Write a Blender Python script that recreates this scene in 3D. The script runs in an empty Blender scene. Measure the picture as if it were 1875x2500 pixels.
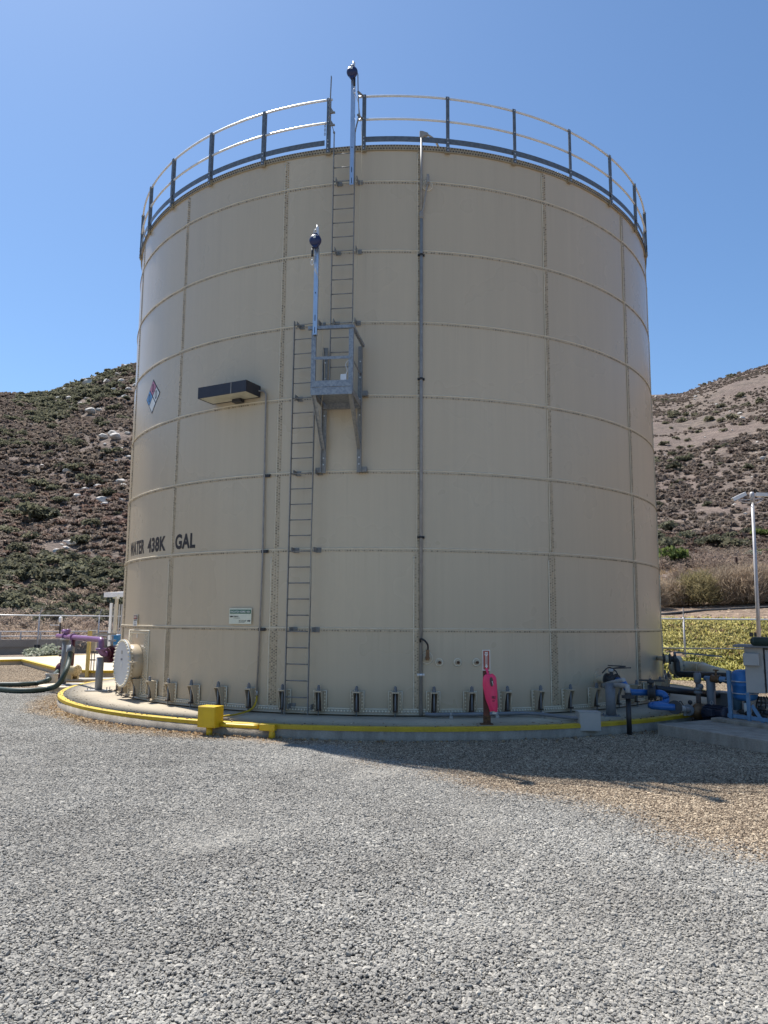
import bpy, bmesh, math, random
import numpy as np
from mathutils import Vector, Matrix, noise
random.seed(7); RNG = np.random.default_rng(7)
SC = bpy.context.scene
COL = SC.collection
PI = math.pi
R = math.radians

# ------------------------------------------------------------------ camera
TANK_R = 6.6218; CAM_D = 19.95; EYE = 1.5165      # tank axis at the origin, bottom bolt row at z = 0
GZ = -0.31                                        # gravel level
PZ = -0.085                                       # concrete pad level
FPX, PIT, ROL, YAW = 1848.36, 0.1441, 0.008, -0.0096
IW, IH = 1875, 2500
cy_, sy_, cp_, sp_, cr_, sr_ = math.cos(YAW), math.sin(YAW), math.cos(PIT), math.sin(PIT), math.cos(ROL), math.sin(ROL)
R0 = Vector((cy_, -sy_, 0)); FW = Vector((sy_*cp_, cy_*cp_, sp_)); U0 = Vector((-sy_*sp_, -cy_*sp_, cp_))
RT = R0*cr_ + U0*sr_; UP = -R0*sr_ + U0*cr_; FH = Vector((sy_, cy_, 0))
EYEP = Vector((0, -CAM_D, EYE))
cam = bpy.data.cameras.new('camera'); camo = bpy.data.objects.new('camera', cam); COL.objects.link(camo)
cam.sensor_fit = 'VERTICAL'; cam.sensor_height = 36.0; cam.lens = FPX/IH*36.0
cam.clip_start = 0.1; cam.clip_end = 2000
m = Matrix((RT, UP, -FW)).transposed().to_4x4(); m.translation = EYEP
camo.matrix_world = m
SC.camera = camo

# ------------------------------------------------------------------ sky, sun, exposure
SUN_AZ, SUN_EL = R(-42.0), R(62.5)                # behind the tank, to the left
world = bpy.data.worlds.new('World'); SC.world = world; world.use_nodes = True
wn = world.node_tree
sky = wn.nodes.new('ShaderNodeTexSky'); sky.sky_type = 'NISHITA'; sky.sun_disc = False
sky.sun_elevation = SUN_EL; sky.sun_rotation = SUN_AZ % (2*PI)
sky.altitude = 300; sky.air_density = 1.0; sky.dust_density = 0.7; sky.ozone_density = 6.5
bg = wn.nodes['Background']; bg.inputs['Strength'].default_value = 0.095
tint = wn.nodes.new('ShaderNodeMix'); tint.data_type = 'RGBA'; tint.blend_type = 'MULTIPLY'; tint.inputs[0].default_value = 1.0; tint.inputs[7].default_value = (0.95, 1.035, 1.04, 1)   # the phone's cooler rendering of blue
wn.links.new(sky.outputs[0], tint.inputs[6]); wn.links.new(tint.outputs[2], bg.inputs['Color'])
sun = bpy.data.lights.new('sun', 'SUN'); sun.energy = 5.0; sun.angle = R(0.53); sun.color = (1.0, 0.965, 0.915)
suno = bpy.data.objects.new('sun', sun); COL.objects.link(suno)
sdir = Vector((math.sin(SUN_AZ)*math.cos(SUN_EL), math.cos(SUN_AZ)*math.cos(SUN_EL), math.sin(SUN_EL)))
suno.rotation_euler = sdir.to_track_quat('Z', 'Y').to_euler(); suno.location = (-20, 20, 40)
SC.view_settings.view_transform = 'Standard'; SC.view_settings.look = 'None'
SC.view_settings.gamma = 1; SC.view_settings.use_curve_mapping = False; SC.view_settings.exposure = 0.69
SC.render.engine = 'CYCLES'
SC.cycles.max_bounces = 6; SC.cycles.diffuse_bounces = 4; SC.cycles.transparent_max_bounces = 12

# ------------------------------------------------------------------ measuring helpers (world points seen at a place in the photograph)
def ray(px, py): return FW + RT*((px-IW/2)/FPX) - UP*((py-IH/2)/FPX)
def gz(px, py, z):
    d = ray(px, py); return EYEP + d*((z-EYEP.z)/d.z)
def at(px, py, dist):
    d = ray(px, py); return EYEP + d*(dist/d.dot(FH))
def cyl(px, py, r):
    d = ray(px, py); a = d.x**2+d.y**2; b = EYEP.x*d.x+EYEP.y*d.y; c = EYEP.x**2+EYEP.y**2-r*r
    q = max(b*b-a*c, 0); return EYEP + d*((-b-math.sqrt(q))/a)
def phi_of(p): return math.degrees(math.atan2(p.x, -p.y))
def pol(phi, r, z): a = R(phi); return Vector((r*math.sin(a), -r*math.cos(a), z))
def rad(phi): a = R(phi); return Vector((math.sin(a), -math.cos(a), 0))
def tng(phi): a = R(phi); return Vector((math.cos(a), math.sin(a), 0))
SEAM0, DPHI, CH = 3.96, 22.5, 1.40
def surf(phi, z):
    s = ((phi-SEAM0)/DPHI) % 1.0; t = (z/CH) % 1.0
    return TANK_R + 0.010*t + 0.010*(1-s)

# ------------------------------------------------------------------ materials
MATS = {}
def mat(name, col, col2=None, rough=0.6, metal=0.0, scale=6.0, bump=0.0, bscale=60.0, coord='Object', stretch=(1, 1, 1), spec=0.5, coat=0.0, island=0.0, contrast=(0.35, 0.65), fine=0.0):
    if name in MATS: return MATS[name]
    m = bpy.data.materials.new(name); m.use_nodes = True; nt = m.node_tree; N = nt.nodes; L = nt.links
    b = N['Principled BSDF']; b.inputs['Roughness'].default_value = rough; b.inputs['Metallic'].default_value = metal
    b.inputs['Specular IOR Level'].default_value = spec; b.inputs['Coat Weight'].default_value = coat
    col2 = col2 or tuple(c*0.8 for c in col)
    geo = N.new('ShaderNodeNewGeometry'); tc = N.new('ShaderNodeTexCoord')
    src = geo.outputs['Position'] if coord == 'World' else tc.outputs['Object']
    mp = N.new('ShaderNodeMapping'); mp.inputs['Scale'].default_value = stretch; L.new(src, mp.inputs['Vector'])
    nz = N.new('ShaderNodeTexNoise'); nz.inputs['Scale'].default_value = scale; nz.inputs['Detail'].default_value = 6; nz.inputs['Roughness'].default_value = 0.6
    L.new(mp.outputs[0], nz.inputs['Vector'])
    mr = N.new('ShaderNodeMapRange'); mr.inputs[1].default_value = contrast[0]; mr.inputs[2].default_value = contrast[1]
    L.new(nz.outputs['Fac'], mr.inputs[0])
    mx = N.new('ShaderNodeMix'); mx.data_type = 'RGBA'; L.new(mr.outputs[0], mx.inputs[0])
    mx.inputs[6].default_value = (*col, 1); mx.inputs[7].default_value = (*col2, 1)
    out = mx.outputs[2]
    if island or fine:
        hs = N.new('ShaderNodeHueSaturation'); L.new(out, hs.inputs['Color'])
        if island:
            r = N.new('ShaderNodeMapRange'); r.inputs[3].default_value = 1-island; r.inputs[4].default_value = 1+island
            L.new(geo.outputs['Random Per Island'], r.inputs[0]); L.new(r.outputs[0], hs.inputs['Value'])
        else:
            n3 = N.new('ShaderNodeTexNoise'); n3.inputs['Scale'].default_value = bscale; n3.inputs['Detail'].default_value = 4; L.new(src, n3.inputs['Vector'])
            r = N.new('ShaderNodeMapRange'); r.inputs[1].default_value = 0.3; r.inputs[2].default_value = 0.7; r.inputs[3].default_value = 1-fine; r.inputs[4].default_value = 1+fine
            L.new(n3.outputs['Fac'], r.inputs[0]); L.new(r.outputs[0], hs.inputs['Value'])
        out = hs.outputs[0]
    L.new(out, b.inputs['Base Color'])
    if bump:
        n2 = N.new('ShaderNodeTexNoise'); n2.inputs['Scale'].default_value = bscale; n2.inputs['Detail'].default_value = 5; L.new(src, n2.inputs['Vector'])
        bp = N.new('ShaderNodeBump'); bp.inputs['Strength'].default_value = bump; bp.inputs['Distance'].default_value = 0.02
        L.new(n2.outputs['Fac'], bp.inputs['Height']); L.new(bp.outputs[0], b.inputs['Normal'])
    MATS[name] = m; return m

def tank_paint(name, col, col2):
    m = mat(name, col, col2, rough=0.30, scale=0.9, coord='World', stretch=(1.3, 1.3, 0.12), contrast=(0.3, 0.72), spec=0.5)
    nt = m.node_tree; N = nt.nodes; L = nt.links; b = N['Principled BSDF']
    # rain streaks and dust: narrow noise drawn out in height, chalky patches in the gloss
    geo = N.new('ShaderNodeNewGeometry'); mp = N.new('ShaderNodeMapping'); mp.inputs['Scale'].default_value = (9, 9, 0.25)
    L.new(geo.outputs['Position'], mp.inputs['Vector'])
    n1 = N.new('ShaderNodeTexNoise'); n1.inputs['Scale'].default_value = 1.0; n1.inputs['Detail'].default_value = 5; L.new(mp.outputs[0], n1.inputs['Vector'])
    hs = N.new('ShaderNodeHueSaturation'); old = b.inputs['Base Color'].links[0].from_socket
    r = N.new('ShaderNodeMapRange'); r.inputs[1].default_value = 0.3; r.inputs[2].default_value = 0.75; r.inputs[3].default_value = 1.015; r.inputs[4].default_value = 0.965
    L.new(n1.outputs['Fac'], r.inputs[0]); L.new(r.outputs[0], hs.inputs['Value']); L.new(old, hs.inputs['Color'])
    mg = N.new('ShaderNodeTexNoise'); mg.inputs['Scale'].default_value = 0.8; mg.inputs['Detail'].default_value = 3; L.new(geo.outputs['Position'], mg.inputs['Vector'])
    r2 = N.new('ShaderNodeMapRange'); r2.inputs[3].default_value = 0.20; r2.inputs[4].default_value = 0.38
    L.new(mg.outputs['Fac'], r2.inputs[0]); L.new(r2.outputs[0], b.inputs['Roughness'])
    # each plate left the works a shade apart; rain carries grime down from the laps
    oi = N.new('ShaderNodeObjectInfo'); rr = N.new('ShaderNodeMapRange'); rr.inputs[3].default_value = 0.955; rr.inputs[4].default_value = 1.045
    L.new(oi.outputs['Random'], rr.inputs[0]); h2 = N.new('ShaderNodeHueSaturation'); L.new(rr.outputs[0], h2.inputs['Value']); L.new(hs.outputs[0], h2.inputs['Color'])
    sxx = N.new('ShaderNodeSeparateXYZ'); L.new(geo.outputs['Position'], sxx.inputs[0])
    dv = N.new('ShaderNodeMath'); dv.operation = 'DIVIDE'; dv.inputs[1].default_value = 1.40; L.new(sxx.outputs['Z'], dv.inputs[0])
    fr = N.new('ShaderNodeMath'); fr.operation = 'FRACT'; L.new(dv.outputs[0], fr.inputs[0])
    below = N.new('ShaderNodeMapRange'); below.inputs[1].default_value = 0.35; below.inputs[2].default_value = 0.97; L.new(fr.outputs[0], below.inputs[0])
    mp3 = N.new('ShaderNodeMapping'); mp3.inputs['Scale'].default_value = (22, 22, 0.35); L.new(geo.outputs['Position'], mp3.inputs['Vector'])
    n4 = N.new('ShaderNodeTexNoise'); n4.inputs['Scale'].default_value = 1.0; n4.inputs['Detail'].default_value = 3; L.new(mp3.outputs[0], n4.inputs['Vector'])
    dr = N.new('ShaderNodeMapRange'); dr.inputs[1].default_value = 0.56; dr.inputs[2].default_value = 0.78; L.new(n4.outputs['Fac'], dr.inputs[0])
    mm = N.new('ShaderNodeMath'); mm.operation = 'MULTIPLY'; L.new(below.outputs[0], mm.inputs[0]); L.new(dr.outputs[0], mm.inputs[1])
    m7 = N.new('ShaderNodeMath'); m7.operation = 'MULTIPLY'; m7.inputs[1].default_value = 0.15; L.new(mm.outputs[0], m7.inputs[0])
    # darker brown towards the foot, broken up by noise
    ft_ = N.new('ShaderNodeMapRange'); ft_.inputs[1].default_value = 0.55; ft_.inputs[2].default_value = -0.02; ft_.inputs[4].default_value = 0.55; L.new(sxx.outputs['Z'], ft_.inputs[0])
    m8 = N.new('ShaderNodeMath'); m8.operation = 'MULTIPLY'; L.new(ft_.outputs[0], m8.inputs[0]); L.new(mg.outputs['Fac'], m8.inputs[1])
    sm = N.new('ShaderNodeMath'); sm.operation = 'ADD'; sm.use_clamp = True; L.new(m7.outputs[0], sm.inputs[0]); L.new(m8.outputs[0], sm.inputs[1])
    gx = N.new('ShaderNodeMix'); gx.data_type = 'RGBA'; L.new(sm.outputs[0], gx.inputs[0]); L.new(h2.outputs[0], gx.inputs[6]); gx.inputs[7].default_value = (0.20, 0.155, 0.10, 1)
    L.new(gx.outputs[2], b.inputs['Base Color'])
    mp2 = N.new('ShaderNodeMapping'); mp2.inputs['Scale'].default_value = (1, 1, 0.25); L.new(geo.outputs['Position'], mp2.inputs['Vector'])
    n2 = N.new('ShaderNodeTexNoise'); n2.inputs['Scale'].default_value = 1.6; n2.inputs['Detail'].default_value = 1; L.new(mp2.outputs[0], n2.inputs['Vector'])
    bp = N.new('ShaderNodeBump'); bp.inputs['Strength'].default_value = 0.25; bp.inputs['Distance'].default_value = 0.02
    L.new(n2.outputs['Fac'], bp.inputs['Height']); L.new(bp.outputs[0], b.inputs['Normal'])
    return m
M_TANK = tank_paint('almond_paint', (0.545, 0.452, 0.320), (0.515, 0.425, 0.300))
M_BEAD = mat('pale_sealant', (0.820, 0.739, 0.579), (0.700, 0.624, 0.471), rough=0.35, scale=14, bump=0.25, bscale=90)  # paler than the wall; skylight caught on the lap ledges put into this colour
M_BOLT = mat('painted_bolt', (0.330, 0.250, 0.167), (0.420, 0.350, 0.235), rough=0.35, scale=30, island=0.5)
M_RIM = mat('rim_paint', (0.380, 0.307, 0.199), (0.300, 0.240, 0.154), rough=0.5, scale=5)
M_RIMBOLT = mat('dark_rim_bolt', (0.07, 0.055, 0.045), rough=0.5)
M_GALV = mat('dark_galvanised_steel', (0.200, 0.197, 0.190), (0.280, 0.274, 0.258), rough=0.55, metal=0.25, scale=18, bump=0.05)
M_POST = mat('dark_rail_steel', (0.12, 0.132, 0.145), (0.18, 0.195, 0.205), rough=0.5, metal=0.5, scale=18)
M_CONDUIT = mat('grey_conduit', (0.330, 0.312, 0.285), (0.250, 0.235, 0.217), rough=0.5, scale=9)
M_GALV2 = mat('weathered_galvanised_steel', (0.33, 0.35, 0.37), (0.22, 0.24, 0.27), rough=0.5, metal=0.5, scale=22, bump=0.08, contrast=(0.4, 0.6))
M_BRIGHT = mat('bright_galvanised_pipe', (0.72, 0.72, 0.72), (0.6, 0.61, 0.62), rough=0.42, metal=0.35, scale=10)
M_DAVIT = mat('davit_aluminium', (0.55, 0.62, 0.72), (0.48, 0.55, 0.64), rough=0.32, metal=0.75, scale=12)
M_BLUEBLK = mat('navy_plastic', (0.012, 0.02, 0.075), (0.018, 0.028, 0.10), rough=0.38, scale=9)
M_BLACK = mat('black_plastic', (0.014, 0.014, 0.016), (0.024, 0.024, 0.026), rough=0.45)
M_BRONZE = mat('dark_bronze_enamel', (0.022, 0.021, 0.028), (0.03, 0.028, 0.036), rough=0.45)
M_LENS = mat('milky_lens', (0.55, 0.53, 0.42), (0.45, 0.43, 0.33), rough=0.25, scale=5)
M_ROPE = mat('cream_rope', (0.62, 0.55, 0.40), (0.5, 0.43, 0.3), rough=0.9, scale=90)
M_CONC = mat('pad_concrete', (0.465, 0.395, 0.285), (0.320, 0.268, 0.198), rough=0.9, scale=0.7, bump=0.2, bscale=70, coord='World', fine=0.10, contrast=(0.3, 0.7))
M_CONC2 = mat('grey_formed_concrete', (0.400, 0.352, 0.285), (0.220, 0.192, 0.154), rough=0.92, scale=2.2, bump=0.3, bscale=45, coord='World', stretch=(2, 2, 0.5), fine=0.12, contrast=(0.3, 0.7))
M_CONC3 = mat('pale_sunbaked_concrete', (0.560, 0.480, 0.353), (0.470, 0.403, 0.308), rough=0.9, scale=0.6, coord='World', fine=0.06)
M_WALLC = mat('barrier_concrete', (0.300, 0.283, 0.253), (0.220, 0.206, 0.186), rough=0.9, scale=0.8, coord='World', fine=0.1)
M_YEL = mat('safety_yellow_paint', (0.66, 0.44, 0.010), (0.56, 0.36, 0.010), rough=0.42, scale=4, bump=0.05, bscale=40)
M_YELW = mat('worn_yellow_curb_paint', (0.58, 0.40, 0.018), (0.42, 0.28, 0.018), rough=0.6, scale=3.5, bump=0.15, bscale=50, coord='World', fine=0.12, contrast=(0.3, 0.75))
M_YELP = mat('faded_yellow_post', (0.62, 0.48, 0.16), (0.52, 0.40, 0.13), rough=0.6)
M_GREY = mat('grey_enamel', (0.420, 0.403, 0.371), (0.360, 0.346, 0.321), rough=0.45, scale=3, bump=0.03)
M_GREYD = mat('grey_pipe_paint', (0.200, 0.211, 0.226), (0.160, 0.168, 0.181), rough=0.5, scale=6)
M_PVC = mat('grey_pvc', (0.400, 0.394, 0.380), (0.300, 0.298, 0.290), rough=0.5, scale=8)
M_DOOR = mat('pale_cabinet_door', (0.42, 0.41, 0.41), (0.36, 0.355, 0.355), rough=0.45, scale=3)
M_RUST = mat('red_oxide_post', (0.17, 0.055, 0.035), (0.10, 0.04, 0.025), rough=0.7, scale=9, bump=0.15, bscale=60)
M_RUSTY = mat('rusted_steel', (0.16, 0.08, 0.035), (0.07, 0.035, 0.02), rough=0.85, scale=20, bump=0.2)
M_DKBRN = mat('dark_brown_chair', (0.10, 0.07, 0.05), (0.055, 0.035, 0.025), rough=0.8, scale=12)
M_PINK = mat('fluorescent_pink_vinyl', (1.0, 0.06, 0.165), (0.95, 0.045, 0.14), rough=0.42, scale=5, bump=0.1, bscale=14)
M_SIGNW = mat('sign_white', (0.74, 0.74, 0.70), (0.68, 0.68, 0.63), rough=0.4)
M_SIGNY = mat('sign_cream', (0.72, 0.72, 0.58), (0.66, 0.66, 0.52), rough=0.4)
M_SIGNG = mat('sign_green', (0.012, 0.13, 0.075), (0.01, 0.11, 0.06), rough=0.4)
M_SIGNR = mat('sign_red', (0.40, 0.075, 0.05), (0.34, 0.09, 0.06), rough=0.45)
M_SIGNK = mat('sign_black', (0.015, 0.015, 0.017), rough=0.45)
M_SIGNB = mat('sign_blue', (0.11, 0.29, 0.55), (0.09, 0.25, 0.50), rough=0.4)
M_ROSE = mat('sign_faded_red', (0.50, 0.17, 0.24), (0.45, 0.14, 0.21), rough=0.4)
M_PURP = mat('reclaimed_water_purple', (0.215, 0.11, 0.235), (0.175, 0.085, 0.195), rough=0.35, scale=5)
M_MAROON = mat('maroon_valve_enamel', (0.085, 0.014, 0.028), (0.06, 0.01, 0.02), rough=0.4)
M_CREAM = mat('cream_motor_enamel', (0.58, 0.48, 0.28), (0.48, 0.39, 0.22), rough=0.45)
M_HOSE = mat('dark_green_hose', (0.02, 0.04, 0.032), (0.03, 0.052, 0.042), rough=0.55, scale=12, bump=0.1, bscale=30)
M_TANPIPE = mat('tan_pipe_paint', (0.600, 0.509, 0.353), (0.520, 0.437, 0.303), rough=0.45, scale=3)
M_BLUEP = mat('potable_blue_paint', (0.03, 0.135, 0.38), (0.022, 0.11, 0.32), rough=0.36, scale=5)
M_BLUET = mat('pressure_tank_blue', (0.05, 0.22, 0.54), (0.04, 0.19, 0.47), rough=0.4, scale=4)
M_BLUEF = mat('frame_blue', (0.17, 0.31, 0.47), (0.13, 0.25, 0.40), rough=0.5, scale=8)
M_DRUM = mat('blue_poly_barrel', (0.03, 0.16, 0.33), (0.025, 0.13, 0.28), rough=0.4)
M_IRON = mat('dark_cast_iron', (0.03, 0.03, 0.033), (0.05, 0.048, 0.046), rough=0.6, scale=14, bump=0.15)
M_NAVYMOTOR = mat('navy_motor_enamel', (0.02, 0.026, 0.05), (0.032, 0.038, 0.06), rough=0.5, scale=9)
M_BRASS = mat('dull_bronze', (0.24, 0.14, 0.07), (0.15, 0.085, 0.045), rough=0.5, metal=0.5, scale=20)
M_WHITE = mat('white_metal', (0.82, 0.82, 0.82), (0.76, 0.76, 0.76), rough=0.4)
M_POLE = mat('galvanised_pole', (0.50, 0.49, 0.50), (0.42, 0.41, 0.42), rough=0.5, metal=0.3, scale=6)
M_GATE = mat('gate_steel', (0.42, 0.42, 0.42), rough=0.5)

# ------------------------------------------------------------------ mesh building
class MB:
    def __init__(s): s.v = []; s.f = []; s.sm = []
    def add(s, vs, fs, smooth=False):
        o = len(s.v); s.v.extend([Vector(v) for v in vs]); s.f.extend([tuple(i+o for i in f) for f in fs]); s.sm.extend([smooth]*len(fs)); return s
    def box(s, c, half, ax=None):
        c = Vector(c); X, Y, Z = ax or (Vector((1, 0, 0)), Vector((0, 1, 0)), Vector((0, 0, 1)))
        vs = [c + X*(half[0]*i) + Y*(half[1]*j) + Z*(half[2]*k) for k in (-1, 1) for j in (-1, 1) for i in (-1, 1)]
        return s.add(vs, [(0, 2, 3, 1), (4, 5, 7, 6), (0, 1, 5, 4), (2, 6, 7, 3), (0, 4, 6, 2), (1, 3, 7, 5)])
    def bar(s, p, q, w, t, side):
        p, q = Vector(p), Vector(q); d = (q-p); l = d.length; d.normalize(); sd = (Vector(side) - d*Vector(side).dot(d)).normalized(); up = d.cross(sd)
        return s.box((p+q)/2, (l/2, w/2, t/2), (d, sd, up))
    def tube(s, pts, r, n=10, caps=True, smooth=True, closed=False):
        P = [Vector(p) for p in pts]; k = len(P); rs = r if isinstance(r, (list, tuple)) else [r]*k
        T = []
        for i in range(k):
            a = P[i-1] if (i > 0 or closed) else P[i]; b = P[(i+1) % k] if (i < k-1 or closed) else P[i]
            T.append((b-a).normalized())
        u = T[0].orthogonal().normalized(); vs = []
        for i in range(k):
            u = (u - T[i]*u.dot(T[i]));
            u = u.normalized() if u.length > 1e-6 else T[i].orthogonal().normalized()
            w = T[i].cross(u)
            for j in range(n):
                a = 2*PI*j/n; vs.append(P[i] + (u*math.cos(a) + w*math.sin(a))*rs[i])
        fs = []
        for i in range(k if closed else k-1):
            for j in range(n):
                a, b = i*n+j, i*n+(j+1) % n; c, d = ((i+1) % k)*n+(j+1) % n, ((i+1) % k)*n+j
                fs.append((a, b, c, d))
        s.add(vs, fs, smooth)
        if caps and not closed:
            o = len(s.v)-k*n
            s.f.append(tuple(o+j for j in reversed(range(n)))); s.sm.append(False)
            s.f.append(tuple(o+(k-1)*n+j for j in range(n))); s.sm.append(False)
        return s
    def rod(s, p, q, r, n=10): return s.tube([p, q], r, n)
    def ring(s, c, axis, r0, r1, t, n=24):
        """flat washer / flange of thickness t centred at c"""
        return s.lathe(c, axis, [(r0, -t/2), (r1, -t/2), (r1, t/2), (r0, t/2)], n, False, True)
    def lathe(s, c, axis, prof, n=20, smooth=True, loop=False):
        c = Vector(c); A = Vector(axis).normalized(); u = A.orthogonal().normalized(); w = A.cross(u); vs = []
        for (r, h) in prof:
            for j in range(n):
                a = 2*PI*j/n; vs.append(c + A*h + (u*math.cos(a)+w*math.sin(a))*r)
        k = len(prof); fs = []
        for i in range(k if loop else k-1):
            for j in range(n):
                i2 = (i+1) % k; fs.append((i*n+j, i*n+(j+1) % n, i2*n+(j+1) % n, i2*n+j))
        s.add(vs, fs, smooth)
        if not loop:
            o = len(s.v)-k*n
            if prof[0][0] > 1e-5: s.f.append(tuple(o+j for j in reversed(range(n)))); s.sm.append(False)
            if prof[-1][0] > 1e-5: s.f.append(tuple(o+(k-1)*n+j for j in range(n))); s.sm.append(False)
        return s
    def ball(s, c, r, n=16, m=10, sc=(1, 1, 1)):
        c = Vector(c); vs = []; fs = []
        for i in range(m+1):
            th = PI*i/m
            for j in range(n):
                a = 2*PI*j/n; vs.append(c + Vector((r*sc[0]*math.sin(th)*math.cos(a), r*sc[1]*math.sin(th)*math.sin(a), r*sc[2]*math.cos(th))))
        for i in range(m):
            for j in range(n): fs.append((i*n+j, (i+1)*n+j, (i+1)*n+(j+1) % n, i*n+(j+1) % n))
        return s.add(vs, fs, True)
    def prism(s, pts, ext):
        """closed polygon pts extruded by vector ext"""
        P = [Vector(p) for p in pts]; n = len(P); E = Vector(ext)
        s.add(P+[p+E for p in P], [tuple(range(n)), tuple(n+i for i in reversed(range(n)))]+[(i, n+i, n+(i+1) % n, (i+1) % n) for i in range(n)])
        return s
    def hexbolt(s, c, axis, r, h):
        c = Vector(c); A = Vector(axis).normalized(); u = A.orthogonal().normalized(); w = A.cross(u)
        a = [c+(u*math.cos(PI*j/3)+w*math.sin(PI*j/3))*r for j in range(6)]
        return s.add(a+[p+A*h for p in a], [(j, (j+1) % 6, 6+(j+1) % 6, 6+j) for j in range(6)]+[tuple(range(6, 12))])
    def build(s, name, mt, parent=None, loc=None, bevel=0, fix=True):
        me = bpy.data.meshes.new(name); base = Vector(parent['wl']) if parent is not None else Vector(loc or (0, 0, 0))
        me.from_pydata([tuple(v-base) for v in s.v], [], s.f)
        me.polygons.foreach_set('use_smooth', s.sm)
        me.materials.append(mt); me.update()
        if fix:
            bm = bmesh.new(); bm.from_mesh(me); bmesh.ops.recalc_face_normals(bm, faces=bm.faces); bm.to_mesh(me); bm.free()
        o = bpy.data.objects.new(name, me); COL.objects.link(o)
        if parent is not None: o.parent = parent
        else: o.location = base
        o['wl'] = list(base)
        if bevel:
            b = o.modifiers.new('bevel', 'BEVEL'); b.width = bevel; b.segments = 2; b.limit_method = 'ANGLE'
        return o
def tag(o, label=None, cat=None, group=None, kind=None):
    if label: o['label'] = label
    if cat: o['category'] = cat
    if group: o['group'] = group
    if kind: o['kind'] = kind
    return o
def thing(name, label, cat, loc, group=None):
    o = bpy.data.objects.new(name, None); COL.objects.link(o); o.location = loc; o.empty_display_size = 0.2; o['wl'] = list(loc)
    return tag(o, label, cat, group)
def share(src, parent, mw=None):
    c = src.copy(); COL.objects.link(c); c.parent = parent
    if mw is not None: c.matrix_local = mw
    return c
def smooth_path(pts, n=8):
    P = [Vector(p) for p in pts]; out = []
    for i in range(len(P)-1):
        a = P[max(i-1, 0)]; b = P[i]; c = P[i+1]; d = P[min(i+2, len(P)-1)]
        for k in range(n):
            t = k/n; out.append(0.5*((2*b)+(c-a)*t+(2*a-5*b+4*c-d)*t*t+(3*b-a-3*c+d)*t**3))
    out.append(P[-1]); return out
def elbow(a, b, c, r, n=6):
    """points of a rounded corner at b, from a towards c"""
    a, b, c = Vector(a), Vector(b), Vector(c); u = (a-b).normalized(); v = (c-b).normalized()
    p, q = b+u*r, b+v*r
    return [(p*(1-t)**2 + b*(2*t*(1-t)) + q*t*t) for t in [i/n for i in range(n+1)]]
def pipe_path(pts, r):
    out = [Vector(pts[0])]
    for i in range(1, len(pts)-1): out += elbow(pts[i-1], pts[i], pts[i+1], r)
    return out + [Vector(pts[-1])]
def text_polys(txt, size, xs=0.72, bold=0.02, align='LEFT', spacing=1.0):
    cu = bpy.data.curves.new('lettering', 'FONT'); cu.body = txt; cu.size = size; cu.offset = bold*size; cu.align_x = align; cu.space_character = spacing
    cu.resolution_u = 4
    o = bpy.data.objects.new('lettering', cu); COL.objects.link(o)
    dg = bpy.context.evaluated_depsgraph_get(); me = bpy.data.meshes.new_from_object(o.evaluated_get(dg))
    vs = [(v.co.x*xs, v.co.y) for v in me.vertices]; fs = [tuple(p.vertices) for p in me.polygons]
    bpy.data.objects.remove(o); bpy.data.curves.remove(cu); bpy.data.meshes.remove(me)
    return vs, fs
def text_flat(mb, txt, org, ux, uz, size, xs=0.72, bold=0.012, off=None, width=None, spacing=1.0):
    vs, fs = text_polys(txt, size, xs, bold, spacing=spacing)
    if width:
        w = max(v[0] for v in vs) - min(v[0] for v in vs); k = width/w; vs = [(v[0]*k, v[1]) for v in vs]
    x0 = min(v[0] for v in vs)
    mb.add([Vector(org)+Vector(ux)*(v[0]-x0)+Vector(uz)*v[1]+(Vector(off) if off else Vector()) for v in vs], fs)

# ================================================================== GROUND AND HILLS
def lerp_tab(tab, x):
    if x <= tab[0][0]: return tab[0][1]
    for (a, va), (b, vb) in zip(tab, tab[1:]):
        if x <= b: return va + (vb-va)*(x-a)/(b-a)
    return tab[-1][1]
CREST = [(-180, .16), (-110, .17), (-60, .25), (-40, .268), (-28.3, .270), (-26.1, .272), (-25, .277), (-24.3, .284), (-22.9, .300), (-21.7, .312), (-20, .328), (-19.4, .331), (-12, .372),
         (-4, .385), (6, .33), (14, .296), (19.4, .292), (21.4, .290), (23, .299), (24.8, .307), (27.2, .314), (34, .335), (50, .33), (80, .24), (120, .17), (180, .16)]
PROF_L = [(0, -.6), (44.5, -.6), (46, -.28), (52, .2), (62, 2.0)]
PROF_R = [(0, -.6), (26.2, -.6), (27.3, -.31), (29, .25), (32.5, 1.5), (34.2, 1.75), (36.5, 2.05), (41, 2.7), (50, 4.7), (60, 6.5)]
def hill(x, y):
    dx, dy = x, y+CAM_D; r = math.hypot(dx, dy); th = math.degrees(math.atan2(dx, dy))
    k = min(max((th+4)/12, 0), 1)
    if abs(th) > 60: k = 0.0 if th < 0 else 1.0
    def side(prof, rc):
        if r <= prof[-1][0]: return lerp_tab(prof, r)
        r0, z0 = prof[-1]; zc = EYE + rc*lerp_tab(CREST, th)
        t = (r-r0)/(rc-r0)
        if t <= 1:
            z = z0+(zc-z0)*(t*0.97+0.03*t*t)
            e = math.sin(PI*min(t, 1))**0.7
            z += e*(3.2*noise.noise((x*.018, y*.018, 1.3)) + 1.5*noise.noise((x*.05, y*.05, 4.1))) + min(t*4, 1)*0.5*noise.noise((x*.16, y*.16, 9.)) * min(1, (1-t)*8)
            return z
        return zc - (r-rc)*0.25
    a = side(PROF_L, 190.0) if k < 1 else 0; b = side(PROF_R, 320.0) if k > 0 else 0
    z = a*(1-k)+b*k
    far = min(max((abs(th)-100)/40, 0), 1)          # behind the photographer the yard simply goes on
    return z*(1-far) + (-.6)*far
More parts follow.
